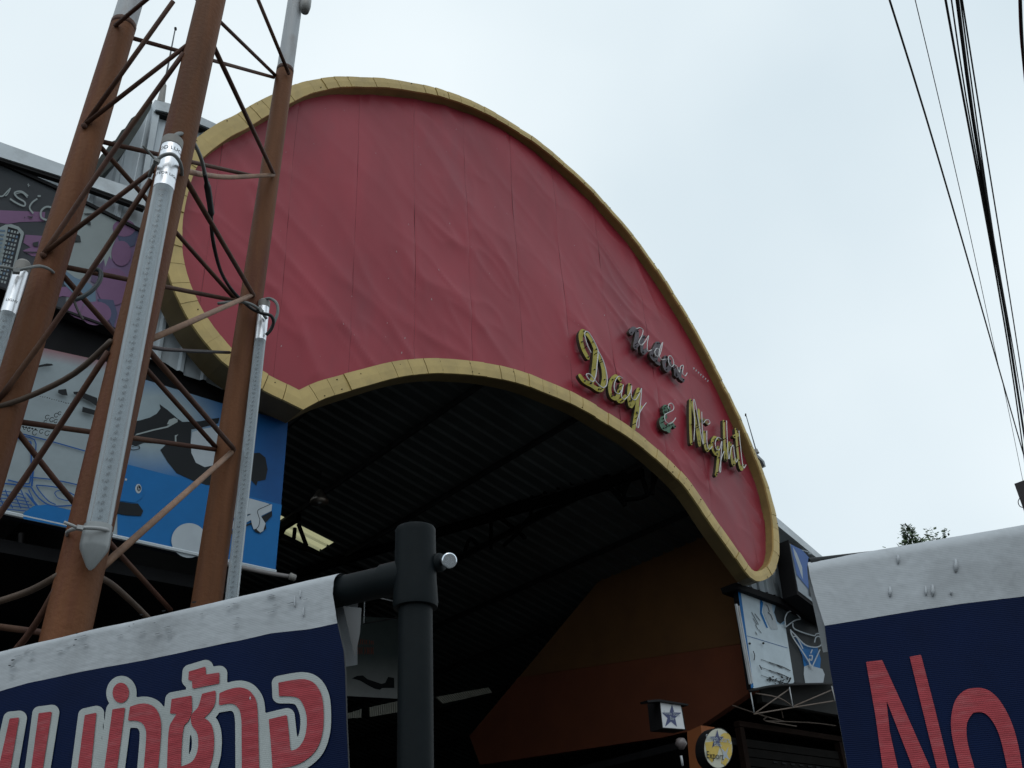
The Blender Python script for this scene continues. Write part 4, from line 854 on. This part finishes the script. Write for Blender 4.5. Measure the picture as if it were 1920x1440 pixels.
# bend the printed words around the sticker
def wrap_text(o, s, A, t, sd, vw, r, dist, size, shift=0):
    vs, fs, _ = text(o, 'x', s, A, size, INK, sd, t); out = []
    ax = -sd if True else sd
    for v in vs:
        a = (v.x * size + shift) / r; c = A + t * dist - t * (v.y * size); out.append(c + (sd * math.sin(a) + vw * math.cos(a)) * r * 1.045)
    mk('lettering', out, fs, INK, o)
sx = sd if sd.dot(cam.matrix_world.to_3x3() @ Vector((1, 0, 0))) > 0 else -sd
wrap_text(o, 'GOOD LUCK', A, t, sx, vw, .036, .088, .024, -.014); wrap_text(o, 'METEOR LIGHT', A, t, sx, vw, .036, .215, .017, -.002)
o2, A2, t2, sd2, vw2 = led('clear light tube beside the right tower leg, its foot hidden by the banner', (496, 563), (427, 1190), 4.30, 4.30, .029, label_len=.21, tip=True)
o3, A3, t3, sd3, vw3 = led('clear light tube at the left picture edge against the left tower leg', (45, 491), (-60, 830), 3.28, 3.28, .026, label_len=.19)
sx3 = sd3 if sd3.dot(cam.matrix_world.to_3x3() @ Vector((1, 0, 0))) > 0 else -sd3
wrap_text(o3, 'LIGHT', A3, t3, sx3, vw3, .026, .20, .015)
o4, *_ = led('end of a light tube beside the white top of the right tower leg', (590, -170), (573, 4), 4.3, 4.3, .027, label_len=.1, tip=False)
MB().tube([pH(574, 0, 4.3), pH(572.5, 12, 4.3), pH(571.5, 22, 4.3)], [.036, .036, .026], 14).done('lower_cap', mat('milky_grey', (.34, .34, .33), .4, .1, 12), o4, smooth=True)
def cable(name, label, cat, pts, r, m, grp=None, sm=5):
    P = [pH(x, y, d) for x, y, d in pts]; o = thing(name, label, cat, P[-1], grp); MB().tube(catmull(P, sm), r, 8).done('strand', m, o, smooth=True); return o
k = thing('cable_tie', 'grey cable tie around the top sticker of the centre light tube', 'cable tie', pH(293, 303, 2.84), 'cable ties')
for q, rr in (([(268, 273, 2.8), (283, 290, 2.82), (295, 303, 2.82)], .005), ([(280, 330, 3.0), (290, 308, 2.86), (303, 293, 2.83), (322, 289, 2.82), (335, 300, 2.83), (341, 318, 2.9), (340, 335, 3.0)], .007)):
    MB().tube(catmull([pH(*a) for a in q], 4), rr, 6).done('strap', TIED, k, smooth=True)
MB().bar(pH(289, 300, 2.82), pH(299, 305, 2.82), .016, .014).done('head', TIED, k)
k = thing('cable_tie', 'pale cable tie around the pointed lower end of the centre light tube', 'cable tie', pH(150, 990, 2.84), 'cable ties')
for q, rr in (([(120, 979, 2.8), (135, 985, 2.8), (150, 992, 2.82)], .0045), ([(126, 1006, 3.0), (128, 996, 2.9), (148, 990, 2.83), (175, 990, 2.82), (198, 993, 2.84), (208, 1000, 2.92), (206, 1008, 3.0)], .006)):
    MB().tube(catmull([pH(*a) for a in q], 4), rr, 6).done('strap', TIE, k, smooth=True)
MB().bar(pH(144, 989, 2.81), pH(156, 991, 2.81), .016, .012).done('head', TIE, k)
k = thing('cable_tie', 'grey cable tie round the left tower leg and left light tube', 'cable tie', pH(31, 508, 3.25), 'cable ties')
for q, rr in (([(-10, 499, 3.2), (15, 502, 3.22), (31, 508, 3.24)], .006), ([(31, 508, 3.24), (50, 503, 3.22), (75, 499, 3.26), (96, 507, 3.32), (108, 522, 3.42)], .006)):
    MB().tube(catmull([pH(*a) for a in q], 4), rr, 6).done('strap', TIED, k, smooth=True)
MB().bar(pH(24, 508, 3.22), pH(37, 509, 3.22), .018, .016).done('head', TIED, k)
k = thing('cable_tie', 'grey cable tie holding the right light tube to the right tower leg', 'cable tie', pH(475, 572, 4.2), 'cable ties')
MB().tube(catmull([pH(*a) for a in [(408, 569, 4.15), (440, 566, 4.15), (460, 567, 4.15), (478, 574, 4.18), (490, 585, 4.24), (500, 598, 4.26)]], 4), .008, 6).done('strap', TIED, k, smooth=True)
MB().bar(pH(484, 578, 4.22), pH(492, 586, 4.22), .02, .018).done('head', TIED, k)
k = cable('tube_wire', 'grey wire arching from the centre tube cap into a black cable', 'cable', [(325, 258, 2.9), (335, 251, 2.92), (352, 254, 3.0), (366, 272, 3.1), (378, 300, 3.2), (384, 326, 3.3)], .0085, TIED)
MB().tube(catmull([pH(*a) for a in [(383, 322, 3.3), (389, 350, 3.4), (393, 375, 3.45), (397, 405, 3.5)]], 4), [.010] * 4 + [.016] * 4 + [.015] * 4 + [.008], 8).done('connector_sleeve', CAB, k, smooth=True)
MB().tube(catmull([pH(*a) for a in [(396, 395, 3.5), (397, 430, 3.6), (402, 465, 3.7), (412, 503, 3.9), (424, 528, 4.1), (440, 550, 4.2), (458, 567, 4.22), (476, 581, 4.22), (494, 588, 4.22), (508, 592, 4.22), (513, 604, 4.24), (508, 618, 4.26), (499, 628, 4.27)]], 5), .009, 8).done('black_lead', CAB, k, smooth=True)
MB().tube(catmull([pH(*a) for a in [(391, 340, 3.42), (388, 365, 3.46), (392, 388, 3.5), (396, 405, 3.5)]], 4), .006, 6).done('second_lead', CAB, k, smooth=True)
cable('wire_loop', 'grey wire loop from the cap of the right light tube', 'cable', [(497, 561, 4.28), (507, 560, 4.26), (518, 568, 4.24), (521, 583, 4.24), (515, 602, 4.25), (503, 625, 4.27)], .008, TIED, 'wire loops')
cable('slack_cable', 'thin black cable strung between centre and right tower legs, over the pale siding', 'cable', [(270, 645, 3.05), (300, 654, 3.4), (360, 658, 3.9), (430, 661, 4.3)], .008, CAB, 'cables on the tower')
k = cable('slack_cable', 'short looped dark cable hanging by the left of the centre tower leg', 'cable', [(172, 507, 3.3), (182, 505, 3.3), (189, 512, 3.3), (186, 528, 3.3), (172, 545, 3.3), (152, 558, 3.3), (134, 564, 3.3)], .009, mat('teal_grey_cable', (.03, .05, .06), .5, .1, 10), 'cables on the tower')
MB().tube(catmull([pH(*a) for a in [(138, 560, 3.3), (143, 575, 3.3), (150, 590, 3.3), (156, 600, 3.3)]], 4), .005, 6).done('tail', CAB, k)
# ================================================================ BANNER POST AND PIPES
post = thing('banner_post', 'dark grey pipe post with tee collar and cross pipe in the foreground', 'post', (0, 0, 0))
dP = 1.68
pc = pH(779, 1060, dP); post.location = (pc.x, pc.y, .13); ztop = pH(776, 992, dP).z; zcol = pH(786, 1136, dP).z
def vt(z): return Vector((pc.x, pc.y, z))
smoothshade(MB().tube([vt(.13), vt(zcol + .03)], .0305, 28).done('upright', PIPE, post))
rc = .0375
smoothshade(MB().tube([vt(zcol - .004), vt(zcol + .006), vt(zcol + .05), vt(ztop - .012), vt(ztop - .003), vt(ztop)], [rc * 1.05, rc * 1.09, rc * 1.02, rc * 1.0, rc * 1.0, rc * .96], 32).done('tee_collar', PIPE, post), 50)
PA = pH(745, 1078, dP); PB = pH(630, 1098, 1.80); cz = PA.z
Bp = pH(600, 1100, 1.86)
hb = (PB - PA).normalized(); A0 = vt(cz + .0)
A0 = Vector((pc.x, pc.y, PA.z))
# cross pipe runs level from the collar into the left banner hem
def hpipe(px, py): return pZ(px, py, cz)
PT = cz + .030
A_ = pZ(630, 1068, PT); B_ = pZ(0, 1217, PT); dirp = (B_ - A_).normalized()
A0 = pZ(755, 1079, cz); A1 = pZ(640, 1105, cz)
LN_A, LN_B = A_.copy(), B_.copy()
nb = dirp.cross(Vector((0, 0, 1))).normalized()
if nb.dot(CAM - A_) < 0: nb = -nb
Q0 = A_ - nb * .034; Q0.z = cz; off_ = (A0 - Q0).dot(nb); print('pipe offset', off_, A_, B_, A0)
A0 = Q0 - dirp * ((Q0 - vt(cz)).dot(dirp) - .0)
smoothshade(MB().tube([A0, A0 + dirp * 3.2], .0285, 24).done('cross_pipe', PIPE, post))
smoothshade(MB().tube([A0 + dirp * .02, A0 + dirp * .066], .032, 24).done('tee_branch', PIPE, post))
# thumb screw on the collar
rt = cam.matrix_world.to_3x3() @ Vector((1, 0, 0)); s0 = pH(822, 1058, dP - .0)
bolt = MB().tube([pH(812, 1057, dP), pH(828, 1054, dP - .01)], [.017, .017], 10).done('bolt_boss', PIPE, post, smooth=True)
bolt = MB().tube([pH(826, 1055, dP - .01), pH(837, 1052, dP - .02)], [.006, .006], 10).done('bolt_shank', DARK, post, smooth=True)
ax = (pH(844, 1049, dP - .03) - pH(826, 1055, dP)).normalized(); ctr = pH(842, 1051, dP - .03); vdir = (CAM - ctr).normalized()
axd = (vdir * .8 - ax * -.45).normalized(); smoothshade(MB().tube([ctr - axd * .006, ctr - axd * .004, ctr + axd * .003, ctr + axd * .005], [.010, .014, .014, .012], 24).done('bolt_head', mat('polished_bolt', (.72, .78, .85), .22, .1, 60, metal=.9), post), 40)
# ================================================================ BANNERS
WB = weave(mat('banner_white_cloth', (.66, .71, .76), .7, .07, 7, dirt=(.34, .36, .38), dirt_amt=.6), 95, .08, .03)
BB = weave(mat('banner_blue_cloth', (.0015, .012, .062), .6, .22, 4, spec=.10), 95, .18, .14)
RB = weave(mat('banner_red_ink', (.55, .085, .105), .6, .18, 26, spec=.12, dirt=(.62, .22, .24), dirt_amt=.55, stretch=(1, 1, 5)), 95, .2, .2)
WI = weave(mat('banner_white_ink', (.62, .68, .68), .65, .06, 9, dirt=(.30, .36, .36), dirt_amt=.4), 95, .12, .04)
BACK = mat('banner_back_cloth', (.20, .21, .22), .8, .1, 7)
def banner(name, label, top, mid, bot, A, B, hemr, grp, flapw, ns=260):
    """cloth hung from a pipe. top/mid: pixel curves; A,B fix the vertical plane"""
    o = thing(name, label, 'banner', (A + B) / 2, grp); n = (B - A).cross(Vector((0, 0, 1))).normalized()
    if n.dot(CAM - A) < 0: n = -n
    def P(px, py, off=0):
        p = pP(px, py, A, n); s = (p - A).dot((B - A).normalized()); w = .003 * noise.noise(Vector((s * 3.1, p.z * 1.3, 4.2))) + .0025 * noise.noise(Vector((s * 9, p.z * 3, 1.2)))
        return p + n * (w + off)
    return o, n, P
def interp(c, x):
    if x <= c[0][0]: i = 0
    elif x >= c[-1][0]: i = len(c) - 2
    else: i = max(k for k in range(len(c) - 1) if c[k][0] <= x)
    (x0, y0), (x1, y1) = c[i], c[i + 1]; return y0 + (y1 - y0) * (x - x0) / (x1 - x0)
def cloth(o, n, P, top, mid, leftx, rightx, rowb, hem, m_top, m_bot, ncol=220):
    """leftx/rightx: functions of row parameter giving px of the edges"""
    NRt = 34; NRb = 60
    cols = [i / ncol for i in range(ncol + 1)]
    vs = []
    for r in range(NRt + 1):
        f = r / NRt
        for u in cols:
            x0, x1 = leftx(f * .45), rightx(f * .45); x = x0 + (x1 - x0) * u; ty, my = interp(top, x), interp(mid, x); y = ty + (my - ty) * f
            p = P(x, y); k = max(0, 1 - f / .22); roll = -hem * (1 - math.sqrt(max(0, 1 - k * k)))
            wr = .0014 * max(0, noise.noise(Vector((u * 26, f * 5, 3.3)))) * (1 if f > .1 else f * 10) + .0006 * noise.noise(Vector((u * 60, f * 16, 8)))
            vs.append(p + n * (roll + wr + .002))
    fs = [(r * (ncol + 1) + i, (r + 1) * (ncol + 1) + i, (r + 1) * (ncol + 1) + i + 1, r * (ncol + 1) + i + 1) for r in range(NRt) for i in range(ncol)]
    hemo = mk('white_hem', vs, fs, m_top, o, smooth=True)
    # rolled back side of the hem
    back = []
    topv = vs[:ncol + 1]
    for k in range(9):
        a = math.pi / 2 * k / 8 
        for v in topv: back.append(v + n * (-hem * 1.15 * math.sin(a)) + Vector((0, 0, -.001 - hem * 1.2 * (1 - math.cos(a)))))
    for v in topv: back.append(v - n * hem * 1.3 - Vector((0, 0, .16)))
    mk('hem_back', back, [(r * (ncol + 1) + i, r * (ncol + 1) + i + 1, (r + 1) * (ncol + 1) + i + 1, (r + 1) * (ncol + 1) + i) for r in range(9) for i in range(ncol)], m_top, o, smooth=True)
    vs = []
    for r in range(NRb + 1):
        f = r / NRb
        for u in cols:
            x0, x1 = leftx(.45 + f * .55), rightx(.45 + f * .55); x = x0 + (x1 - x0) * u; my = interp(mid, x); y = my + (rowb - my) * f; vs.append(P(x, y, .002))
    fs = [(r * (ncol + 1) + i, (r + 1) * (ncol + 1) + i, (r + 1) * (ncol + 1) + i + 1, r * (ncol + 1) + i + 1) for r in range(NRb) for i in range(ncol)]
    mk('blue_sheet', vs, fs, m_bot, o, smooth=True)
    vb = [v - n * .004 for v in vs]; mk('sheet_back', vb, [tuple(reversed(f)) for f in fs], BACK, o, smooth=True)
    # hanging on below the frame: straight drop
    lastr = vs[-(ncol + 1):]; low = [Vector((v[0], v[1], .75)) for v in lastr]; st4 = 8
    a = lastr[::st4]; c = [Vector((v[0], v[1], .75)) for v in a]
    mk('lower_sheet', list(a) + c, [(i, len(a) + i, len(a) + i + 1, i + 1) for i in range(len(a) - 1)], m_bot, o)
    return hemo
A_, B_ = LN_A, LN_B
bn, nn, PP = banner('street_banner', 'blue vinyl banner with red Thai lettering and peeling white top hem at lower left', None, None, None, A_, B_, .035, 'vinyl banners on pipes', 0)
topc = [(-200, 1262), (0, 1214), (160, 1176), (284, 1148), (383, 1125), (400, 1121), (510, 1095), (600, 1074), (631, 1067)]
midc = [(-200, 1330), (0, 1297), (55, 1281), (146, 1262), (200, 1251), (270, 1239), (365, 1219), (437, 1204), (510, 1188), (583, 1180), (640, 1168)]
redge = [(0, 631), (.1, 627), (.2, 625), (.3, 629), (.45, 634), (.55, 646), (.62, 648.5), (.8, 651), (1, 656)]
def rx(f): return interp(redge, f)
cloth(bn, nn, PP, topc, midc, lambda f: -200, rx, 1470, .035, WB, BB, 260)
z4s = zc(0, 1180, 5.538); z5s = zc(300, 1180, 5.0526)
G = [z4s([(130, 935), (220, 925), (130, 1440), (100, 1620), (-20, 1620), (15, 1440)]), z4s([(430, 880), (560, 865), (470, 1440), (440, 1620), (330, 1620), (355, 1440)]), z4s([(910, 900), (1020, 875), (965, 1440), (950, 1620), (815, 1620), (840, 1440)]),
     z4s(ell(1278, 665, 82, 100, 24)), z4s([(1195, 840), (1320, 822), (1240, 1440), (1215, 1620), (1090, 1620), (1115, 1440)]),
     z4s([(1380, 812), (1470, 785), (1550, 783), (1620, 815), (1665, 880), (1690, 980), (1685, 1150), (1660, 1440), (1650, 1620), (1505, 1620), (1520, 1440), (1545, 1120), (1535, 1030), (1500, 975), (1440, 950), (1360, 950)]),
     z5s([(135, 670), (320, 638), (322, 780), (290, 870), (245, 930), (225, 1100), (215, 1330), (212, 1460), (88, 1460), (95, 1200), (110, 950), (150, 860), (190, 800), (120, 800)]),
     z5s([(425, 620), (545, 590), (540, 700), (500, 780), (435, 845), (500, 900), (530, 1010), (525, 1180), (490, 1314), (440, 1400), (212, 1440), (215, 1310), (330, 1260), (385, 1150), (385, 1000), (330, 910), (325, 820), (390, 740)]),
     z5s([(300, 410), (450, 365), (455, 440), (580, 420), (578, 515), (335, 565), (330, 490), (295, 485)]),
     z5s([(588, 612), (680, 575), (760, 560), (825, 570), (880, 605), (930, 690), (945, 850), (955, 1200), (965, 1460), (805, 1460), (800, 1000), (795, 850), (770, 755), (700, 705), (583, 720)]),
     z5s([(1055, 860), (1215, 820), (1232, 980), (1248, 1160), (1330, 1125), (1395, 1010), (1408, 830), (1360, 690), (1290, 640), (1150, 635), (1145, 515), (1350, 480), (1470, 515), (1540, 620), (1562, 760), (1556, 960), (1500, 1130), (1390, 1240), (1250, 1300), (1090, 1320), (1075, 1100)])]
def smoothpoly(p):
    n = len(p); P = [Vector((x, y)) for x, y in p]; sharp = []
    for i in range(n):
        a = P[i] - P[i - 1]; b3 = P[(i + 1) % n] - P[i]; sharp.append(a.length < 1e-6 or b3.length < 1e-6 or a.angle(b3) > .8)
    out = []
    for i in range(n):
        b3, c = P[i], P[(i + 1) % n]; a = b3 if sharp[i] else P[i - 1]; d = c if sharp[(i + 1) % n] else P[(i + 2) % n]
        for k in range(5):
            t = k / 5; q = .5 * ((2 * b3) + (c - a) * t + (2 * a - 5 * b3 + 4 * c - d) * t * t + (3 * b3 - a - 3 * c + d) * t ** 3); out.append((q.x, q.y))
    return out
G = [smoothpoly(q) for q in G]
v, f, _ = clipmesh(sdf(G, 14), -60, 640, 1225, 1470, 2.5, lambda x, y: PP(x, y, .0042))
mk('white_letter_outline', v, f, WI, bn, smooth=True)
for q in G:
    xs = [p[0] for p in q]; ys = [p[1] for p in q]
    v, f, _ = clipmesh(sdf([q], .8), min(xs) - 3, max(xs) + 3, min(ys) - 3, min(1470, max(ys) + 3), 2.0, lambda x, y: PP(x, y, .0060)); mk('thai_letter', v, f, RB, bn, smooth=True)
# loose back corner of the hem
b = MB(); b.add([PP(626, 1128, -.03), PP(661, 1132, -.03), PP(658, 1178, -.03), PP(648, 1228, -.03)], [(0, 1, 2, 3)]); b.done('loose_hem_corner', BACK, bn)
# curled flakes and tears on the hem
tear = MB()
for (x, y, s) in ((368, 1132, 5), (312, 1148, 4), (270, 1155, 4), (150, 1190, 3), (148, 1202, 3), (145, 1212, 2.5), (30, 1240, 4), (24, 1250, 3), (255, 1172, 2), (247, 1176, 2)):
    pts = [(x - s, y - s * .15), (x - s * .3, y - s * .5), (x + s, y - s * .55), (x + s * .8, y - s * .1), (x - s * .2, y + s * .15)]
    tear.add([PP(a, c2, .0075) for a, c2 in pts], [(0, 1, 2, 3, 4)])
tear.done('tear', INK, bn)
fl2 = MB()
for k in range(30):
    x = random.choice([random.uniform(10, 330), random.uniform(340, 610)]); ty = interp(topc, x); y = ty + random.uniform(18, 62); s = random.uniform(4, 16); h = random.uniform(.5, 1.2)
    fl2.add([PP(x, y, .006), PP(x + s, y - s * .22, .006), PP(x + s * .95, y - s * .22 + h, .010), PP(x + .2, y + h, .009)], [(0, 1, 2, 3)])
fl2.done('curled_flake', WB, bn)
def drip(P, x, y, ln, w, m, o):
    P3 = [P(x, y, .004), P(x + .2, y + ln * .6, .0055), P(x + .4, y + ln, .006), P(x + .5, y + ln + w, .004)]
    MB().tube(P3, [w * .0002, w * .0003, w * .00045, w * .0002], 8).done('paint_drip', m, o, smooth=True)
for x, y, ln in ((556, 1118, 18), (566, 1108, 12), (572, 1140, 14), (473, 1305, 6)): drip(PP, x, y, ln, 4, WB, bn)
# right banner
A_ = pH(1516, 1044, 1.85); B_ = pH(1920, 975, 1.95); 
b2n, n2, P2 = banner('street_banner', 'dark blue vinyl banner with red letters No and grey white hem at lower right', None, None, None, A_, Vector((B_.x, B_.y, A_.z)), .035, 'vinyl banners on pipes', 0)
top2 = [(1500, 1047), (1517, 1044), (1630, 1024), (1761, 1001), (1920, 974), (2100, 944)]
mid2 = [(1530, 1177), (1546, 1174), (1630, 1160), (1720, 1145), (1800, 1133), (1920, 1119), (2100, 1098)]
ledge = [(0, 1517), (.04, 1515), (.12, 1518), (.25, 1528), (.45, 1546), (.6, 1556), (.8, 1575), (1, 1595)]
cloth(b2n, n2, P2, top2, mid2, lambda f: interp(ledge, f), lambda f: 2100, 1470, .04, WB, mat('x', (0, 0, 0)) if False else BB, 200)
zN = zc(1480, 900, 2.6659)
N1 = zN([(383, 912), (462, 903), (505, 1000), (700, 1440), (750, 1560), (655, 1560), (610, 1440), (482, 1095), (500, 1260), (540, 1440), (560, 1560), (478, 1560), (466, 1440), (430, 1180)])
N2 = zN([(600, 888), (655, 878), (720, 1130), (795, 1440), (820, 1560), (765, 1560), (700, 1300)])
Oo = zN([(845, 1440), (812, 1290), (806, 1200), (825, 1110), (870, 1058), (930, 1043), (990, 1055), (1050, 1110), (1110, 1225), (1150, 1380), (1175, 1560), (1105, 1560), (1085, 1440), (1050, 1290), (1010, 1205), (965, 1165), (915, 1166), (885, 1215), (883, 1290), (900, 1370), (920, 1440), (945, 1560), (870, 1560)])
N1 = zN([(383, 912), (462, 903), (560, 1120), (700, 1440), (750, 1560), (655, 1560), (600, 1400), (482, 1095), (500, 1260), (540, 1440), (560, 1560), (478, 1560), (466, 1440), (430, 1180)])
for q, nm in (([N1, N2], 'letter'), ([smoothpoly(Oo)], 'letter')):
    xs = [p[0] for w in q for p in w]; ys = [p[1] for w in q for p in w]
    v, f, _ = clipmesh(sdf(q, .3), min(xs) - 3, max(xs) + 3, min(ys) - 3, 1475, 2.0, lambda x, y: P2(x, y, .0045)); mk(nm, v, f, RB, b2n, smooth=True)
for x, y, ln, w in ((1791, 1050, 14, 10), (1748, 1098, 12, 9), (1735, 1100, 12, 6), (1668, 1102, 10, 8), (1683, 1042, 8, 8), (1782, 1110, 1, 6)): drip(P2, x, y, ln, w, WB, b2n)
# pipe inside the right hem, on its own post out of frame
rp = thing('banner_pipe', 'dark pipe inside the hem of the right banner', 'pipe', (A_.x, A_.y, A_.z))
e0 = P2(1524, 1062, -.035); e1 = P2(2250, 935, -.035); e1.z = e0.z; smoothshade(MB().tube([e0, e1], .028, 20).done('pipe', PIPE, rp)); MB().tube([e1, Vector((e1.x, e1.y, .13))], .03, 16).done('upright', PIPE, rp)
# ================================================================ OVERHEAD CABLES, POLE, TREES
HC = 5.4
def pC(x, y, h=HC): return pZ(x, y, CAM.z + h)
def wire(label, pts, r, h=HC, m=CAB):
    P = [pC(x, y, h) for x, y in pts]; a = P[0] - (P[1] - P[0]).normalized() * 14; P = [a] + catmull(P, 3)
    o = thing('overhead_cable', label, 'cable', P[-1], 'overhead street cables'); MB().tube(P, r, 6).done('strand', m, o, smooth=True)
PW = (1919, 905)
wire('leftmost overhead cable, a thick black line crossing the white sky', [(1668, 0), (1734, 212), (1804, 450), (1868, 674), (1922, 862)], .0075)
wire('thinnest overhead wire, second from the left in the sky', [(1716, 0), (1765, 206), (1821, 450), (1868, 668), (1884, 736), (1918, 902)], .0033)
wire('left edge cable of the thick overhead bundle', [(1773, 0), (1807, 187), (1856, 450), (1893, 667), (1914, 812), (1926, 900)], .009)
wire('slim cable in the middle of the overhead bundle', [(1784, 0), (1812, 187), (1859, 450), (1897, 667), (1922, 830)], .006)
wire('thickest dark cable of the overhead bundle', [(1795, 0), (1824, 219), (1862, 450), (1896, 656), (1924, 840)], .014)
wire('second thick cable on the right of the bundle', [(1801, 0), (1828, 203), (1864, 450), (1900, 656), (1927, 820)], .006)
wire('separate cable right of the overhead bundle', [(1804, 0), (1836, 203), (1876, 450), (1900, 600), (1922, 744)], .0065)
wire('black cable at the upper right picture corner', [(1913, -20), (1916, 60), (1921, 130), (1932, 240)], .010)
wire('reddish cable at the upper right picture corner', [(1910, -20), (1912.5, 60), (1919, 130), (1930, 240)], .005, m=mat('red_cable', (.25, .03, .05), .5, .1, 8))
dp = math.hypot(*(pC(1912, 903, 5.2) - CAM).xy)
po = thing('utility_pole', 'dark square concrete pole end at the right picture edge', 'utility pole', pH(1945, 1000, dp)); base = pH(1922, 903, dp); po.location = (base.x, base.y, 0)
b = MB(); b.box(base.x - .06, base.x + .16, base.y - .08, base.y + .12, .0, base.z); b.done('shaft', mat('dark_concrete', (.06, .055, .06), .8, .2, 5), po)
MB().tube([pH(1906, 916, dp), pH(1916, 916, dp)], .02, 6).done('bracket', DARK, po)
MB().tube(catmull([pH(*a, dp - .1) for a in ((1914, 931), (1909, 940), (1912, 949), (1920, 952))], 4), .006, 5).done('wire_loop', CAB, po)
LEAF = mat('leaf_green', (.045, .095, .03), .6, .35, 3); LEAF2 = mat('leaf_green_light', (.075, .14, .045), .6, .3, 3); BARK = mat('bark', (.10, .08, .06), .9, .2, 5)
def tree(label, px, py, d, crown, n, conical):
    top = pH(px, py, d); o = thing('tree', label, 'tree', (top.x, top.y, 0), 'trees behind the right banner'); H = top.z
    base = Vector((top.x, top.y, 0)); b = MB(); b.tube([base, base + Vector((.1, 0, H * .5)), Vector((top.x, top.y, H * .97))], [.22, .14, .02], 8)
    tips = []
    for k in range(26):
        z = H * (.45 + .5 * k / 26); a = k * 2.4; rr = crown * ((1 - k / 27) if conical else (.55 + .45 * math.sin(k * 1.7)) * (1 - (k / 27) ** 3)); p = Vector((top.x + math.cos(a) * rr, top.y + math.sin(a) * rr, z + rr * .25)); b.tube([Vector((top.x, top.y, z)), p], [.035, .01], 5); tips.append(p)
        tips.append(Vector((top.x, top.y, z)).lerp(p, .5))
    b.done('trunk', BARK, o); lf = MB()
    for k in range(n):
        t = random.choice(tips); p = t + Vector((random.gauss(0, .22), random.gauss(0, .22), random.gauss(0, .16)))
        if p.z > H: p.z = H - random.random() * .2
        a = Vector((random.gauss(0, 1), random.gauss(0, 1), random.gauss(-.3, .6))).normalized(); s = a.orthogonal().normalized(); L_ = random.uniform(.10, .22); w = L_ * .28
        lf.add([p, p + a * L_ * .5 + s * w, p + a * L_, p + a * L_ * .5 - s * w], [(0, 1, 2, 3)], random.choice((0, 0, 1)))
    for k in range(1500):
        dz = random.random() ** .8 * 1.5
        if conical: a0 = random.random() * 6.28; rr = (.06 + dz * .24) * random.uniform(.2, 1.1) * (1 + .35 * math.sin(dz * 16)); cx = cy = 0
        else:
            j = random.randrange(6); cx = (-.42, -.2, .05, .22, .42, .6)[j]; dz += (.16, .05, .22, .0, .10, .3)[j]; cy = (j % 3 - 1) * .2; a0 = random.random() * 6.28; rr = random.random() * (.03 + .12 * min(dz, .5))
        p = Vector((top.x + cx + math.cos(a0) * rr, top.y + cy + math.sin(a0) * rr, H - dz))
        a = Vector((math.cos(a0), math.sin(a0), random.uniform(-.3, .9))).normalized(); s = a.orthogonal().normalized(); L_ = random.uniform(.06, .13); w = L_ * .3
        lf.add([p, p + a * L_ * .5 + s * w, p + a * L_, p + a * L_ * .5 - s * w], [(0, 1, 2, 3)], random.choice((0, 0, 1)))
    lf.done('crown', [LEAF, LEAF2], o)
tree('narrow pointed green tree top just above the right banner', 1699, 986, 24, 1.1, 6000, True)
tree('spiky green branch tips above the right banner, right of the pointed tree', 1747, 992, 22, 1.2, 3800, False)
tree('lowest green tree top between the pointed tree and the banner edge', 1724, 1012, 26, 1.0, 1500, False)
